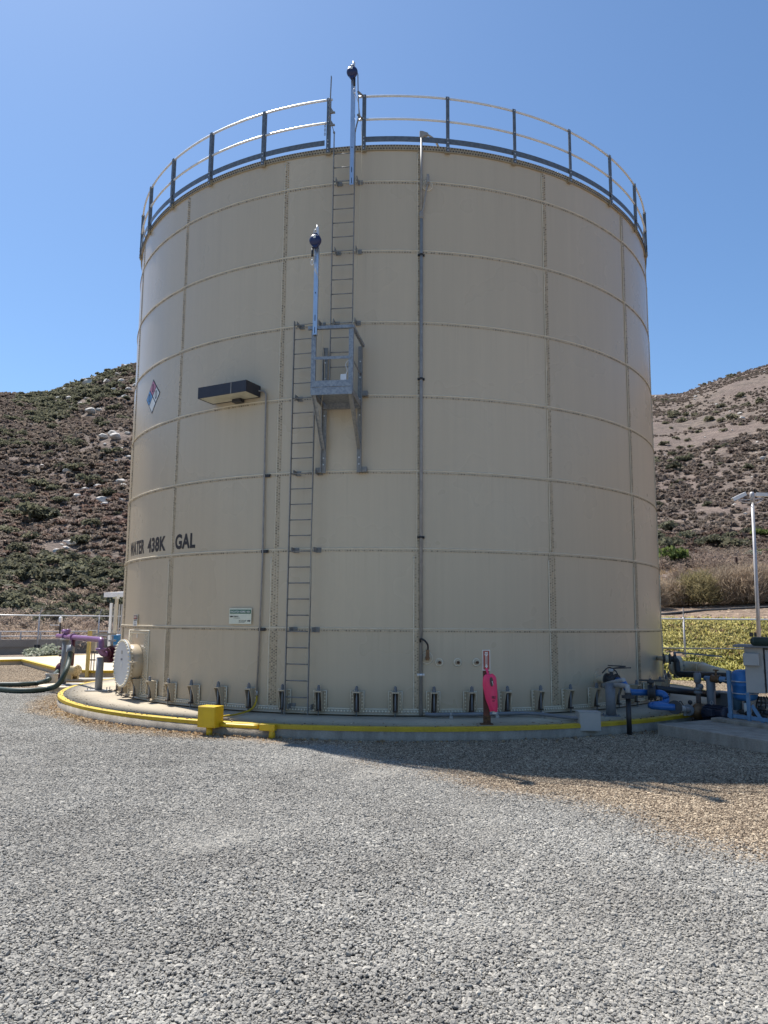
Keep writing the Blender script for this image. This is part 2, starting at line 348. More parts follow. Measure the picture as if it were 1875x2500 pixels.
def on_hill(px, py):
    d = ray(px, py); d = d/math.hypot(d.x, d.y); r = 25.0
    while r < 420:
        p = EYEP + d*r
        if p.z <= hill(p.x, p.y): return p
        r += 0.35
    return EYEP + d*300
ths = [-180+i*7.5 for i in range(18)] + [-45+i*0.375 for i in range(241)] + [52.5+i*7.5 for i in range(18)]
rs = [18.0]
while rs[-1] < 520: rs.append(rs[-1]*1.018 + 0.08)
vs = []
for t in ths:
    for r in rs:
        x, y = r*math.sin(R(t)), r*math.cos(R(t))-CAM_D; vs.append((x, y, hill(x, y)))
nr = len(rs); nt_ = len(ths); fs = []
for i in range(nt_):
    for j in range(nr-1):
        i2 = (i+1) % nt_; fs.append((i*nr+j, i2*nr+j, i2*nr+j+1, i*nr+j+1))
M_HILL = bpy.data.materials.new('dry_hillside'); M_HILL.use_nodes = True
nt = M_HILL.node_tree; N = nt.nodes; L = nt.links; b = N['Principled BSDF']; b.inputs['Roughness'].default_value = 0.95; b.inputs['Specular IOR Level'].default_value = 0.15
geo = N.new('ShaderNodeNewGeometry')
def noise_node(scale, detail=6, rough=0.6, vec=None):
    n = N.new('ShaderNodeTexNoise'); n.inputs['Scale'].default_value = scale; n.inputs['Detail'].default_value = detail; n.inputs['Roughness'].default_value = rough
    L.new(vec or geo.outputs['Position'], n.inputs['Vector']); return n
def ramp(src, stops):
    r = N.new('ShaderNodeValToRGB'); el = r.color_ramp.elements
    el[0].position, el[0].color = stops[0][0], (*stops[0][1], 1); el[1].position, el[1].color = stops[-1][0], (*stops[-1][1], 1)
    for p, c in stops[1:-1]: e = el.new(p); e.color = (*c, 1)
    L.new(src, r.inputs[0]); return r
def mixc(f, a, bb, mode='MIX'):
    x = N.new('ShaderNodeMix'); x.data_type = 'RGBA'; x.blend_type = mode
    if isinstance(f, float): x.inputs[0].default_value = f
    else: L.new(f, x.inputs[0])
    for k, s in ((6, a), (7, bb)):
        if isinstance(s, tuple): x.inputs[k].default_value = (*s, 1)
        else: L.new(s, x.inputs[k])
    return x.outputs[2]
big = noise_node(0.035, 5); mid = noise_node(0.5, 6); fine = noise_node(4.0, 4)
scrub = ramp(mid.outputs['Fac'], [(0.30, (0.09, 0.072, 0.062)), (0.47, (0.15, 0.12, 0.10)), (0.58, (0.20, 0.158, 0.128)), (0.75, (0.26, 0.205, 0.16))])
soil = ramp(mid.outputs['Fac'], [(0.3, (0.145, 0.110, 0.094)), (0.7, (0.205, 0.158, 0.135))])
fb = ramp(big.outputs['Fac'], [(0.45, (0, 0, 0)), (0.62, (1, 1, 1))])
c = mixc(fb.outputs[0], scrub.outputs[0], soil.outputs[0])
ff = ramp(fine.outputs['Fac'], [(0.3, (0.62, 0.62, 0.62)), (0.7, (1.25, 1.25, 1.25))])
c = mixc(1.0, c, ff.outputs[0], 'MULTIPLY')
sx = N.new('ShaderNodeSeparateXYZ'); L.new(geo.outputs['Position'], sx.inputs[0])
mr = N.new('ShaderNodeMapRange'); mr.inputs[1].default_value = 3.5; mr.inputs[2].default_value = 1.2; L.new(sx.outputs['Z'], mr.inputs[0])
dirt = ramp(fine.outputs['Fac'], [(0.3, (0.20, 0.14, 0.10)), (0.7, (0.36, 0.26, 0.18))])
c = mixc(mr.outputs[0], c, dirt.outputs[0]); L.new(c, b.inputs['Base Color'])
bp = N.new('ShaderNodeBump'); bp.inputs['Strength'].default_value = 0.9; bp.inputs['Distance'].default_value = 0.5; L.new(noise_node(1.6, 6).outputs['Fac'], bp.inputs['Height']); L.new(bp.outputs[0], b.inputs['Normal'])
hb = MB(); hb.add(vs, fs, True)
hills = hb.build('hills', M_HILL, fix=False); tag(hills, kind='structure')

# gravel yard: a base sheet of fines, then real stones over the part that is near enough to show them
def gravel_mat(name, stones):
    global N, L, geo
    m = bpy.data.materials.new(name); m.use_nodes = True; nt = m.node_tree; N = nt.nodes; L = nt.links; b = N['Principled BSDF']
    b.inputs['Roughness'].default_value = 0.85; b.inputs['Specular IOR Level'].default_value = 0.3
    geo = N.new('ShaderNodeNewGeometry')
    if stones:
        src = geo.outputs['Random Per Island']
        grey = ramp(src, [(0.0, (0.15, 0.15, 0.147)), (0.12, (0.245, 0.244, 0.238)), (0.55, (0.31, 0.307, 0.296)), (0.88, (0.38, 0.374, 0.357)), (1.0, (0.52, 0.505, 0.47))])
        warm = ramp(src, [(0.0, (0.10, 0.076, 0.056)), (0.3, (0.235, 0.182, 0.135)), (0.6, (0.345, 0.28, 0.208)), (1.0, (0.58, 0.495, 0.38))])
    else:
        v = N.new('ShaderNodeTexVoronoi'); v.inputs['Scale'].default_value = 34.0; L.new(geo.outputs['Position'], v.inputs['Vector'])
        sp = N.new('ShaderNodeSeparateColor'); L.new(v.outputs['Color'], sp.inputs[0])
        grey = ramp(sp.outputs[0], [(0.0, (0.13, 0.13, 0.126)), (0.5, (0.24, 0.238, 0.229)), (1.0, (0.35, 0.345, 0.33))])
        warm = ramp(sp.outputs[0], [(0.0, (0.09, 0.07, 0.055)), (0.5, (0.22, 0.172, 0.135)), (1.0, (0.40, 0.335, 0.27))])
        bp = N.new('ShaderNodeBump'); bp.inputs['Strength'].default_value = 0.8; bp.inputs['Distance'].default_value = 0.02; bp.invert = True
        L.new(v.outputs['Distance'], bp.inputs['Height']); L.new(bp.outputs[0], b.inputs['Normal'])
    # older tan gravel lies round the tank and off to the right and left; newer grey stone was spread down the drive
    sx = N.new('ShaderNodeSeparateXYZ'); L.new(geo.outputs['Position'], sx.inputs[0])
    wob = noise_node(0.55, 4)
    def lin(a, bcoef, cc):                      # a*x + b*y + c + wobble
        m1 = N.new('ShaderNodeMath'); m1.operation = 'MULTIPLY'; m1.inputs[1].default_value = a; L.new(sx.outputs['X'], m1.inputs[0])
        m2 = N.new('ShaderNodeMath'); m2.operation = 'MULTIPLY_ADD'; m2.inputs[1].default_value = bcoef; L.new(sx.outputs['Y'], m2.inputs[0]); L.new(m1.outputs[0], m2.inputs[2])
        m3 = N.new('ShaderNodeMath'); m3.operation = 'MULTIPLY_ADD'; m3.inputs[1].default_value = 2.2; L.new(wob.outputs['Fac'], m3.inputs[0]); L.new(m2.outputs[0], m3.inputs[2])
        m4 = N.new('ShaderNodeMath'); m4.operation = 'ADD'; m4.inputs[1].default_value = cc-1.1; L.new(m3.outputs[0], m4.inputs[0]); return m4.outputs[0]
    def step(s, lo, hi):
        r = N.new('ShaderNodeMapRange'); r.interpolation_type = 'SMOOTHSTEP'; r.inputs[1].default_value = lo; r.inputs[2].default_value = hi; L.new(s, r.inputs[0]); return r.outputs[0]
    right = step(lin(0.806, 0.592, 5.7), -1.6, 1.7)       # up and to the right of a line across the yard
    ln = N.new('ShaderNodeVectorMath'); ln.operation = 'LENGTH'; cm = N.new('ShaderNodeVectorMath'); cm.operation = 'MULTIPLY'; cm.inputs[1].default_value = (1, 1, 0)
    L.new(geo.outputs['Position'], cm.inputs[0]); L.new(cm.outputs[0], ln.inputs[0])
    m5 = N.new('ShaderNodeMath'); m5.operation = 'MULTIPLY_ADD'; m5.inputs[1].default_value = -1.2; L.new(wob.outputs['Fac'], m5.inputs[0]); L.new(ln.outputs['Value'], m5.inputs[2])
    around = step(m5.outputs[0], 8.4, 7.2)
    far = step(sx.outputs['Y'], -1.5, 2.0)
    mxa = N.new('ShaderNodeMath'); mxa.operation = 'MAXIMUM'; L.new(right, mxa.inputs[0]); L.new(around, mxa.inputs[1])
    mxb = N.new('ShaderNodeMath'); mxb.operation = 'MAXIMUM'; L.new(mxa.outputs[0], mxb.inputs[0]); L.new(far, mxb.inputs[1])
    # each place holds a mix of both stones
    pick = noise_node(30.0, 1)
    sub = N.new('ShaderNodeMath'); sub.operation = 'SUBTRACT'; L.new(mxb.outputs[0], sub.inputs[0]); L.new(pick.outputs['Fac'], sub.inputs[1])
    fac = step(sub.outputs[0], -0.16, 0.16)
    c = mixc(fac, grey.outputs[0], warm.outputs[0])
    dust = noise_node(0.9, 5); dr = ramp(dust.outputs['Fac'], [(0.3, (0.80, 0.79, 0.77)), (0.7, (1.15, 1.15, 1.13))])
    c = mixc(1.0, c, dr.outputs[0], 'MULTIPLY'); c = mixc(1.0, c, (0.915, 0.878, 0.825), 'MULTIPLY'); L.new(c, b.inputs['Base Color']); return m
M_FINES = gravel_mat('gravel_fines', False); M_STONE = gravel_mat('gravel_stone', True)
def fines_z(x, y):
    w = min(1, max(0, (16-math.hypot(x, y+CAM_D))/3))
    n_ = noise.noise((x*.55, y*.55, 3.7))+.6*noise.noise((x*1.7, y*1.7, 8.1))+.35*noise.noise((x*5, y*5, 2.2))
    rut = 0.0
    for c_ in (-3.1, -1.5):                              # two faint wheel tracks crossing the yard
        u = x*.93+y*.36-c_-3.6+.5*noise.noise((x*.3, y*.3, 6)); rut += math.exp(-(u/.22)**2)
    return GZ + w*(.0125*n_-.002+.006*rut)
nseg = 96; g = MB(); vs = []; fs = []
xs_ = [-62, -45, -32, -24]+[-18+i*.16 for i in range(226)]+[24, 32, 45, 62]; ys_ = [-72, -55, -40, -30, -24]+[-19.5+i*.16 for i in range(106)]+[0, 6, 14, 24, 36, 50]
for y in ys_:
    for x in xs_: vs.append((x, y, fines_z(x, y)))
nx_ = len(xs_)
fs = [(j*nx_+i, j*nx_+i+1, (j+1)*nx_+i+1, (j+1)*nx_+i) for j in range(len(ys_)-1) for i in range(nx_-1)]
g.add(vs, fs, True); ground = g.build('ground', M_FINES, fix=False); tag(ground, kind='structure')
fr = MB(); fr.box((0, -340, -0.45), (400, 300, 0.05)); tag(fr.build('field', mat('far_dirt', (0.22, 0.18, 0.14), (0.16, 0.13, 0.1), scale=0.2, coord='World')), kind='structure')

ico = bmesh.new(); bmesh.ops.create_icosphere(ico, subdivisions=1, radius=1.0)
IV = np.array([v.co[:] for v in ico.verts]); IF = np.array([[v.index for v in f.verts] for f in ico.faces]); ico.free()
def scatter_mesh(name, mt, T, V=IV, F=IF, jitter=0.18, seed=1, smooth=False):
    """many copies of one small solid in one mesh; T is a list of 3x4 transforms"""
    rg = np.random.default_rng(seed); n = len(T); T = np.asarray(T, dtype=np.float32)
    VV = np.broadcast_to(V[None], (n,)+V.shape) * (1+rg.uniform(-jitter, jitter, (n, V.shape[0], 1))) if jitter else np.broadcast_to(V[None], (n,)+V.shape)
    P = np.einsum('nij,nkj->nki', T[:, :, :3], VV) + T[:, None, :, 3]
    me = bpy.data.meshes.new(name); nv = n*V.shape[0]; nf = n*F.shape[0]; k = F.shape[1]
    me.vertices.add(nv); me.vertices.foreach_set('co', P.reshape(-1).astype(np.float32))
    me.loops.add(nf*k); me.polygons.add(nf)
    idx = (F[None]+(np.arange(n)*V.shape[0])[:, None, None]).reshape(-1)
    me.loops.foreach_set('vertex_index', idx.astype(np.int32))
    me.polygons.foreach_set('loop_start', (np.arange(nf)*k).astype(np.int32)); me.polygons.foreach_set('use_smooth', np.full(nf, smooth))
    me.materials.append(mt); me.update(calc_edges=True); me.validate()
    return me
def rot3(rg):
    q = rg.normal(size=4); q /= np.linalg.norm(q); w, x, y, z = q
    return np.array([[1-2*(y*y+z*z), 2*(x*y-z*w), 2*(x*z+y*w)], [2*(x*y+z*w), 1-2*(x*x+z*z), 2*(y*z-x*w)], [2*(x*z-y*w), 2*(y*z+x*w), 1-2*(x*x+y*y)]])
rg = np.random.default_rng(11); T = []
oct_V = np.array([v for v in IV]); TILE = 1.0
for i in range(7400):
    s = rg.gamma(7, 0.0020)*0.55
    tilt = rot3(rg); S = tilt @ np.diag([s*rg.uniform(0.9, 1.45), s*rg.uniform(0.8, 1.15), s*rg.uniform(0.55, 0.85)])
    if rg.random() < 0.72:                           # most stones lie flat
        a = rg.uniform(0, 2*PI); t1 = rg.normal()*.25; Z = np.array([[math.cos(a), -math.sin(a), 0], [math.sin(a), math.cos(a), 0], [0, 0, 1]]); X = np.array([[1, 0, 0], [0, math.cos(t1), -math.sin(t1)], [0, math.sin(t1), math.cos(t1)]])
        S = Z @ X @ np.diag([s*rg.uniform(0.95, 1.5), s*rg.uniform(0.8, 1.1), s*rg.uniform(0.55, 0.85)])
    T.append(np.hstack([S, np.array([[rg.uniform(-.5, .5)*TILE], [rg.uniform(-.5, .5)*TILE], [rg.uniform(-.001, 0.008)]])]))
V12 = np.array([(0, 0, 1)]+[(0.894*math.cos(2*PI*k/5), 0.894*math.sin(2*PI*k/5), .447) for k in range(5)]+[(0.894*math.cos(2*PI*(k+.5)/5), 0.894*math.sin(2*PI*(k+.5)/5), -.447) for k in range(5)]+[(0, 0, -1)])
F20 = np.array([(0, 1+k, 1+(k+1) % 5) for k in range(5)]+[(1+k, 6+k, 1+(k+1) % 5) for k in range(5)]+[(1+(k+1) % 5, 6+k, 6+(k+1) % 5) for k in range(5)]+[(11, 6+(k+1) % 5, 6+k) for k in range(5)])
gm = scatter_mesh('gravel', M_STONE, T, V12, F20, 0.22, 5)
gravel = bpy.data.objects.new('gravel', gm); COL.objects.link(gravel); gravel.location = (0, 0, GZ); tag(gravel, kind='stuff')
ng = bpy.data.node_groups.new('spread_gravel', 'GeometryNodeTree')
ng.interface.new_socket('Geometry', in_out='INPUT', socket_type='NodeSocketGeometry'); ng.interface.new_socket('Geometry', in_out='OUTPUT', socket_type='NodeSocketGeometry')
gn = ng.nodes; gl = ng.links; gi = gn.new('NodeGroupInput'); go = gn.new('NodeGroupOutput')
NX, NY = 46, 30
grid = gn.new('GeometryNodeMeshGrid'); grid.inputs['Size X'].default_value = NX-1; grid.inputs['Size Y'].default_value = NY-1; grid.inputs['Vertices X'].default_value = NX; grid.inputs['Vertices Y'].default_value = NY
tr = gn.new('GeometryNodeTransform'); tr.inputs['Translation'].default_value = (0.5, -CAM_D+1.5+(NY-1)/2, 0); gl.new(grid.outputs['Mesh'], tr.inputs['Geometry'])
pos = gn.new('GeometryNodeInputPosition'); dl = gn.new('GeometryNodeDeleteGeometry')
def vm(op, a, bvec): n = gn.new('ShaderNodeVectorMath'); n.operation = op; gl.new(a, n.inputs[0]); n.inputs[1].default_value = bvec; return n
ln1 = vm('LENGTH', pos.outputs[0], (0, 0, 0)); c1 = gn.new('FunctionNodeCompare'); c1.operation = 'LESS_THAN'; c1.inputs[1].default_value = 7.1; gl.new(ln1.outputs['Value'], c1.inputs[0])
sp = gn.new('ShaderNodeSeparateXYZ'); gl.new(pos.outputs[0], sp.inputs[0])
ab = gn.new('ShaderNodeMath'); ab.operation = 'ABSOLUTE'; gl.new(sp.outputs['X'], ab.inputs[0])
ma = gn.new('ShaderNodeMath'); ma.operation = 'MULTIPLY_ADD'; gl.new(sp.outputs['Y'], ma.inputs[0]); ma.inputs[1].default_value = 0.62; ma.inputs[2].default_value = CAM_D*0.62+3.0
c2 = gn.new('FunctionNodeCompare'); c2.operation = 'GREATER_THAN'; gl.new(ab.outputs[0], c2.inputs[0]); gl.new(ma.outputs[0], c2.inputs[1])
orr = gn.new('FunctionNodeBooleanMath'); orr.operation = 'OR'; gl.new(c1.outputs[0], orr.inputs[0]); gl.new(c2.outputs[0], orr.inputs[1])
gl.new(tr.outputs[0], dl.inputs['Geometry']); gl.new(orr.outputs[0], dl.inputs['Selection'])
rv = gn.new('FunctionNodeRandomValue'); rv.data_type = 'INT'; rv.inputs[4].default_value = 0; rv.inputs[5].default_value = 3
mu = gn.new('ShaderNodeMath'); mu.operation = 'MULTIPLY'; mu.inputs[1].default_value = PI/2; gl.new(rv.outputs[2], mu.inputs[0])
cx = gn.new('ShaderNodeCombineXYZ'); gl.new(mu.outputs[0], cx.inputs['Z'])
iop = gn.new('GeometryNodeInstanceOnPoints'); gl.new(dl.outputs[0], iop.inputs['Points']); gl.new(gi.outputs[0], iop.inputs['Instance']); gl.new(cx.outputs[0], iop.inputs['Rotation'])
gl.new(iop.outputs[0], go.inputs[0])
md = gravel.modifiers.new('spread', 'NODES'); md.node_group = ng

# ================================================================== CONCRETE PAD
PAD_R = 7.88
pad = thing('concrete_pad', 'round concrete pad with yellow painted edge under the water tank', 'concrete pad', (0, 0, GZ))
q = MB(); q.lathe((0, 0, GZ), (0, 0, 1), [(PAD_R, -0.15), (PAD_R, PZ-GZ-0.065)], 180, True); q.build('side', M_CONC2, pad)
q = MB(); q.lathe((0, 0, 0), (0, 0, 1), [(6.0, PZ+.01), (6.9, PZ), (PAD_R-.105, PZ-.012)], 180, True); q.build('top', M_CONC, pad)
q = MB(); q.lathe((0, 0, 0), (0, 0, 1), [(PAD_R-.105, PZ-.012), (PAD_R-.012, PZ-.012), (PAD_R+.004, PZ-.022), (PAD_R+.006, PZ-.078), (PAD_R-.01, PZ-.080)], 180, False); q.build('yellow_edge', M_YELW, pad)

# ================================================================== WATER TANK
tank = thing('water_tank', 'large almond bolted steel water tank filling the middle of the yard', 'water tank', (0, 0, 0))
TOPZ = 10.45
def panel_mesh(j, z0, z1):
    mb = MB(); nphi = 10; w = 1.25 if j < 2 else 0.85; e = 0.45 if j < 2 else 0.0
    zs = [z0-0.06, z0+0.001, (z0+z1)/2, z1] if j > 0 else [z0, z0+.5, z1]
    ph = [-e] + [0.4+(DPHI+w-0.4)*i/nphi for i in range(nphi+1)]
    def rr(p, z):
        s = p/DPHI; t = (z-z0)/CH
        return TANK_R + 0.010*t + 0.010*(1-s)
    vs = [pol(p, rr(p, z), z) for z in zs for p in ph]; n = len(ph)
    mb.add(vs, [(k*n+i, k*n+i+1, (k+1)*n+i+1, (k+1)*n+i) for k in range(len(zs)-1) for i in range(n-1)], True)
    # sheared edges of the plate that show: the left one and the top one
    le = [pol(ph[0], rr(ph[0], z), z) for z in zs]; li = [pol(ph[0], rr(ph[0], z)-.008, z) for z in zs]
    mb.add(le+li, [(i, i+1, len(zs)+i+1, len(zs)+i) for i in range(len(zs)-1)])
    te = [pol(p, rr(p, z1), z1) for p in ph]; ti = [pol(p, rr(p, z1)-.009, z1) for p in ph]
    mb.add(te+ti, [(i, i+1, n+i+1, n+i) for i in range(n-1)])
    return mb
for j in range(8):
    z0, z1 = j*CH, min((j+1)*CH, TOPZ)
    first = None
    for k in range(16):
        rotm = Matrix.Rotation(R(SEAM0+k*DPHI), 4, 'Z')
        if first is None:
            first = panel_mesh(j, z0, z1).build('wall_panel', M_TANK, tank); first.matrix_local = rotm
        else: share(first, tank, rotm)
# beads of sealant along the laps
for j in range(1, 8):
    mb = MB(); pts = [pol(p, surf(p % 360, j*CH-.004)+.001, j*CH+.002) for p in np.arange(SEAM0+.05, SEAM0+360, 1.125)]
    mb.tube(pts, [0.0065+0.004*abs(noise.noise((i*.37, j*3.1, 0))) for i in range(len(pts))], 6, closed=True); mb.build('horizontal_sealant_bead', M_BEAD, tank)
for k in range(16):
    mb = MB(); ph = SEAM0+k*DPHI
    for (za, zb, e) in ((0.0, 2*CH, .45), (2*CH, TOPZ, 0)):
        pts = [pol(ph-e-.02, surf(ph+.01, z)+.001, z) for z in np.arange(za, zb-.01, 0.14)]
        if len(pts) > 2: mb.tube(pts, [0.006+0.0035*abs(noise.noise((i*.5, k*2.7, 5)))+(.002 if za == 0 else 0) for i in range(len(pts))], 6)
    mb.build('vertical_sealant_bead', M_BEAD, tank)
# bolt heads: one row under every lap, two to four rows beside every upright lap
HV = np.array([(math.cos(PI*k/3), math.sin(PI*k/3), 0) for k in range(6)]+[(.86*math.cos(PI*k/3), .86*math.sin(PI*k/3), 1) for k in range(6)])
HF = np.array([(k, (k+1) % 6, 6+(k+1) % 6) for k in range(6)]+[(k, 6+(k+1) % 6, 6+k) for k in range(6)]+[(6, 7, 8), (6, 8, 9), (6, 9, 10), (6, 10, 11)])
def bolt_T(ph, r, z, br, bh, rg):
    A = rad(ph); u = tng(ph); w = Vector((0, 0, 1)); c = pol(ph, r, z)
    return [[u.x*br, w.x*br, A.x*bh, c.x], [u.y*br, w.y*br, A.y*bh, c.y], [u.z*br, w.z*br, A.z*bh, c.z]]
T = []
for j in range(1, 8):
    for p in np.arange(-112, 112, 0.43): T.append(bolt_T(p, surf(p, j*CH-.04), j*CH-.040, .0150, .014, rg))
for k in range(-5, 5):
    ph = SEAM0+k*DPHI
    for j in range(8):
        z0, z1 = j*CH, min((j+1)*CH, TOPZ)
        cols = ((-.22, 0), (.12, .5), (.46, 0), (.80, .5)) if j == 0 else ((-.2, 0), (.25, .5), (.7, 0)) if j == 1 else ((.2, 0), (.56, .5))
        for (dp, st) in cols:
            for z in np.arange(z0+.04+st*.05, z1-.05, .05): T.append(bolt_T(ph+dp, surf(ph+max(dp, 0.01), z), z, .0150, .014, rg))
bo = bpy.data.objects.new('bolt_heads', scatter_mesh('bolt_heads', M_BOLT, T, HV, HF, 0)); COL.objects.link(bo); bo.parent = tank; tag(bo, kind='stuff')
# bottom angle and rim angle
q = MB(); q.lathe((0, 0, 0), (0, 0, 1), [(TANK_R+.014, .035), (TANK_R+.030, .03), (TANK_R+.030, -.045), (TANK_R+.06, -.05), (TANK_R+.06, -.06), (TANK_R-.05, -.06)], 192, True); q.build('base_ring', M_TANK, tank)
q = MB(); q.tube([pol(p, TANK_R+.026, .038) for p in np.arange(0, 360, 1.25)], [.008+.004*abs(noise.noise((p*.3, 0, 0))) for p in np.arange(0, 360, 1.25)], 6, closed=True); q.build('base_sealant_bead', M_BEAD, tank)
T = [bolt_T(p, TANK_R+.030, 0.0, .017, .014, rg) for p in np.arange(-112, 112, 0.47)]
bo = bpy.data.objects.new('base_bolts', scatter_mesh('base_bolts', M_BEAD, T, HV, HF, 0.05)); COL.objects.link(bo); bo.parent = tank; tag(bo, kind='stuff')
q = MB(); q.lathe((0, 0, 0), (0, 0, 1), [(TANK_R-.02, 10.425), (TANK_R+.034, 10.425), (TANK_R+.036, 10.535), (TANK_R-.08, 10.54)], 192, False); q.build('rim_angle', M_RIM, tank)
T = [bolt_T(p, TANK_R+.036, z, .014, .012, rg) for z, st in ((10.455, 0), (10.51, .24)) for p in np.arange(-112+st, 112, 0.48)]
bo = bpy.data.objects.new('rim_bolts', scatter_mesh('rim_bolts', M_RIMBOLT, T, HV, HF, 0)); COL.objects.link(bo); bo.parent = tank; tag(bo, kind='stuff')
q = MB(); q.lathe((0, 0, 0), (0, 0, 1), [(TANK_R-.05, 10.53), (3.0, 10.75), (0.3, 10.9), (0.0, 10.9)], 64, True); q.build('roof', M_TANK, tank)
q = MB(); q.lathe((0, 0, 0), (0, 0, 1), [(6.0, -.0), (6.3, .02), (TANK_R-.01, -.06)], 96, True); q.build('floor_plate', M_TANK, tank)

# anchor chairs round the bottom
def anchor_chair():
    a = MB(); ph = 0; Z = Vector((0, 0, 1)); A = rad(0); X = tng(0); r0 = TANK_R+.024
    P = lambda x, r, z: X*x + A*r + Z*z
    # back plate, two cheeks that taper to the foot, top plate
    a.box(P(0, r0+.005, .17), (.115, .005, .165), (X, A, Z))
    for s in (-1, 1):
        a.prism([P(s*.047, r0+.01, .315), P(s*.047, r0+.165, .315), P(s*.047, r0+.10, .15), P(s*.047, r0+.075, .0), P(s*.047, r0+.01, .0)], X*(s*.012))
    a.box(P(0, r0+.09, .326), (.064, .088, .011), (X, A, Z))
    c = MB()
    for s in (-1, 1):
        for i in range(5): c.hexbolt(P(s*.085, r0+.01, .045+i*.06), A, .013, .012)
    d = MB(); d.tube([P(.115, r0+.012, .01), P(.115, r0+.012, .335), P(-.115, r0+.012, .335), P(-.115, r0+.012, .01)], .0105, 6)
    e = MB(); e.rod(P(0, r0+.11, -.07), P(0, r0+.11, .43), .015, 8); e.hexbolt(P(0, r0+.11, .337), Z, .033, .045); e.hexbolt(P(0, r0+.11, .385), Z, .028, .03)
    f = MB(); f.box(P(0, r0+.045, .15), (.034, .003, .155), (X, A, Z)); f.box(P(0, r0+.10, .012), (.03, .05, .012), (X, A, Z))  # dark brown plates between the cheeks and at the foot
    return a, c, d, e, f
a, c, d, e, f = anchor_chair()
ch = a.build('anchor_chair', M_TANK, tank)
subs = [c.build('bolt_heads', M_BEAD, ch), d.build('sealant_bead', M_BEAD, ch), e.build('anchor_bolt', M_GREYD, ch), f.build('dark_inner_plate', M_DKBRN, ch)]
tag(subs[0], kind='stuff')
ANG = [0.78+5.62*k for k in range(-11, 17) if not (-59 < 0.78+5.62*k < -46.5)] + [-50, -56.5]
for i, p in enumerate(ANG):
    m4 = Matrix.Rotation(R(p), 4, 'Z')
    if i == 0: ch.matrix_local = m4
    else:
        n = share(ch, tank, m4)
        for s in subs: share(s, n)

# round manway on the left side
PM = -52.0; A = rad(PM); X = tng(PM); Z = Vector((0, 0, 1)); MC = pol(PM, TANK_R, 0.64)
q = MB(); hw = R(5.3); pts = []
for (zz) in (0.0, 1.30):
    for i in range(9): p = PM-4.9+9.8*i/8; pts.append(pol(p, surf(p, .6)+.012, zz))
q.add(pts, [(i, i+1, 9+i+1, 9+i) for i in range(8)], True); rp = q.build('reinforcing_plate', M_TANK, tank)
q = MB(); e1 = PM+4.9; e0 = PM-4.9
q.tube([pol(e1, surf(e1, .6)+.014, z) for z in (0, .4, .8, 1.3)] + [pol(PM-4.9+9.8*(1-i/8), surf(PM, .6)+.014, 1.302) for i in range(9)] + [pol(e0, surf(e0, .6)+.014, z) for z in (1.3, .8, .4, 0)], .011, 6); q.build('sealant_bead', M_BEAD, rp)
T = []
for col, st in ((3.3, 0), (3.9, .5), (4.4, 0)):
    for s in (-1, 1):
        for z in np.arange(.06+st*.05, 1.22, .055): T.append(bolt_T(PM+s*col, surf(PM+s*col, .6)+.012, z, .016, .014, rg))
for p in np.arange(-4.2, 4.3, .45): T.append(bolt_T(PM+p, surf(PM+p, .6)+.012, 1.25, .016, .014, rg))
bo = bpy.data.objects.new('bolt_heads', scatter_mesh('bolt_heads', M_BEAD, T, HV, HF, 0)); COL.objects.link(bo); bo.parent = rp; tag(bo, kind='stuff')
NL = 0.31
q = MB(); q.lathe(MC, A, [(.38, -.05), (.38, NL)], 48); q.lathe(MC, A, [(.38, NL-.03), (.485, NL-.03), (.485, NL-.004), (.38, NL-.004)], 48, False); mw = q.build('manway', M_TANK, tank)
q = MB(); q.lathe(MC+A*NL, A, [(.48, 0), (.48, .02), (.425, .022), (0, .022)], 48, False); q.build('manway_cover', mat('pale_manway_cover', (0.60, 0.62, 0.62), (0.54, 0.56, 0.56), rough=0.3, scale=2), mw)
q = MB()
for i in range(36):
    a = 2*PI*i/36; c = MC + (X*math.cos(a)+Z*math.sin(a))*.455; q.hexbolt(c+A*(NL+.02), A, .02, .02); q.hexbolt(c+A*(NL-.032), -A, .02, .022); q.rod(c+A*(NL-.06), c+A*(NL+.05), .009, 6)
tag(q.build('flange_bolts', M_BEAD, mw), kind='stuff')
q = MB(); q.rod(MC+A*(NL+.02)+X*.50+Z*.05, MC+A*(NL+.02)+X*.62+Z*.04, .012, 8); q.rod(MC+A*(NL-.0)+X*.56+Z*.04, MC+A*(NL-.1)+X*.56+Z*.04, .012, 8); q.build('davit_eye', M_TANK, mw)
def plate_on_tank(mb, phc, zc, w, h, off, t=.003):
    """thin plate w x h lying on the tank wall"""
    c = pol(phc, surf(phc, zc)+off, zc); mb.box(c, (w/2, t/2, h/2), (tng(phc), rad(phc), Vector((0, 0, 1))))
for k, (du, dv, w, h, mt_) in enumerate(((0.0, .22, .09, .07, M_GREY), (0.0, .08, .09, .04, M_GREYD), (0, -.02, .07, .10, M_SIGNW))):
    q = MB(); q.box(MC+A*(NL+.024)+X*du+Z*dv, (w/2, .002, h/2), (X, A, Z)); q.build('cover_tag', mt_, mw)
q = MB(); plate_on_tank(q, PM-.2, 1.19, .05, .09, .016); q.build('tag_plate', M_SIGNW, rp)

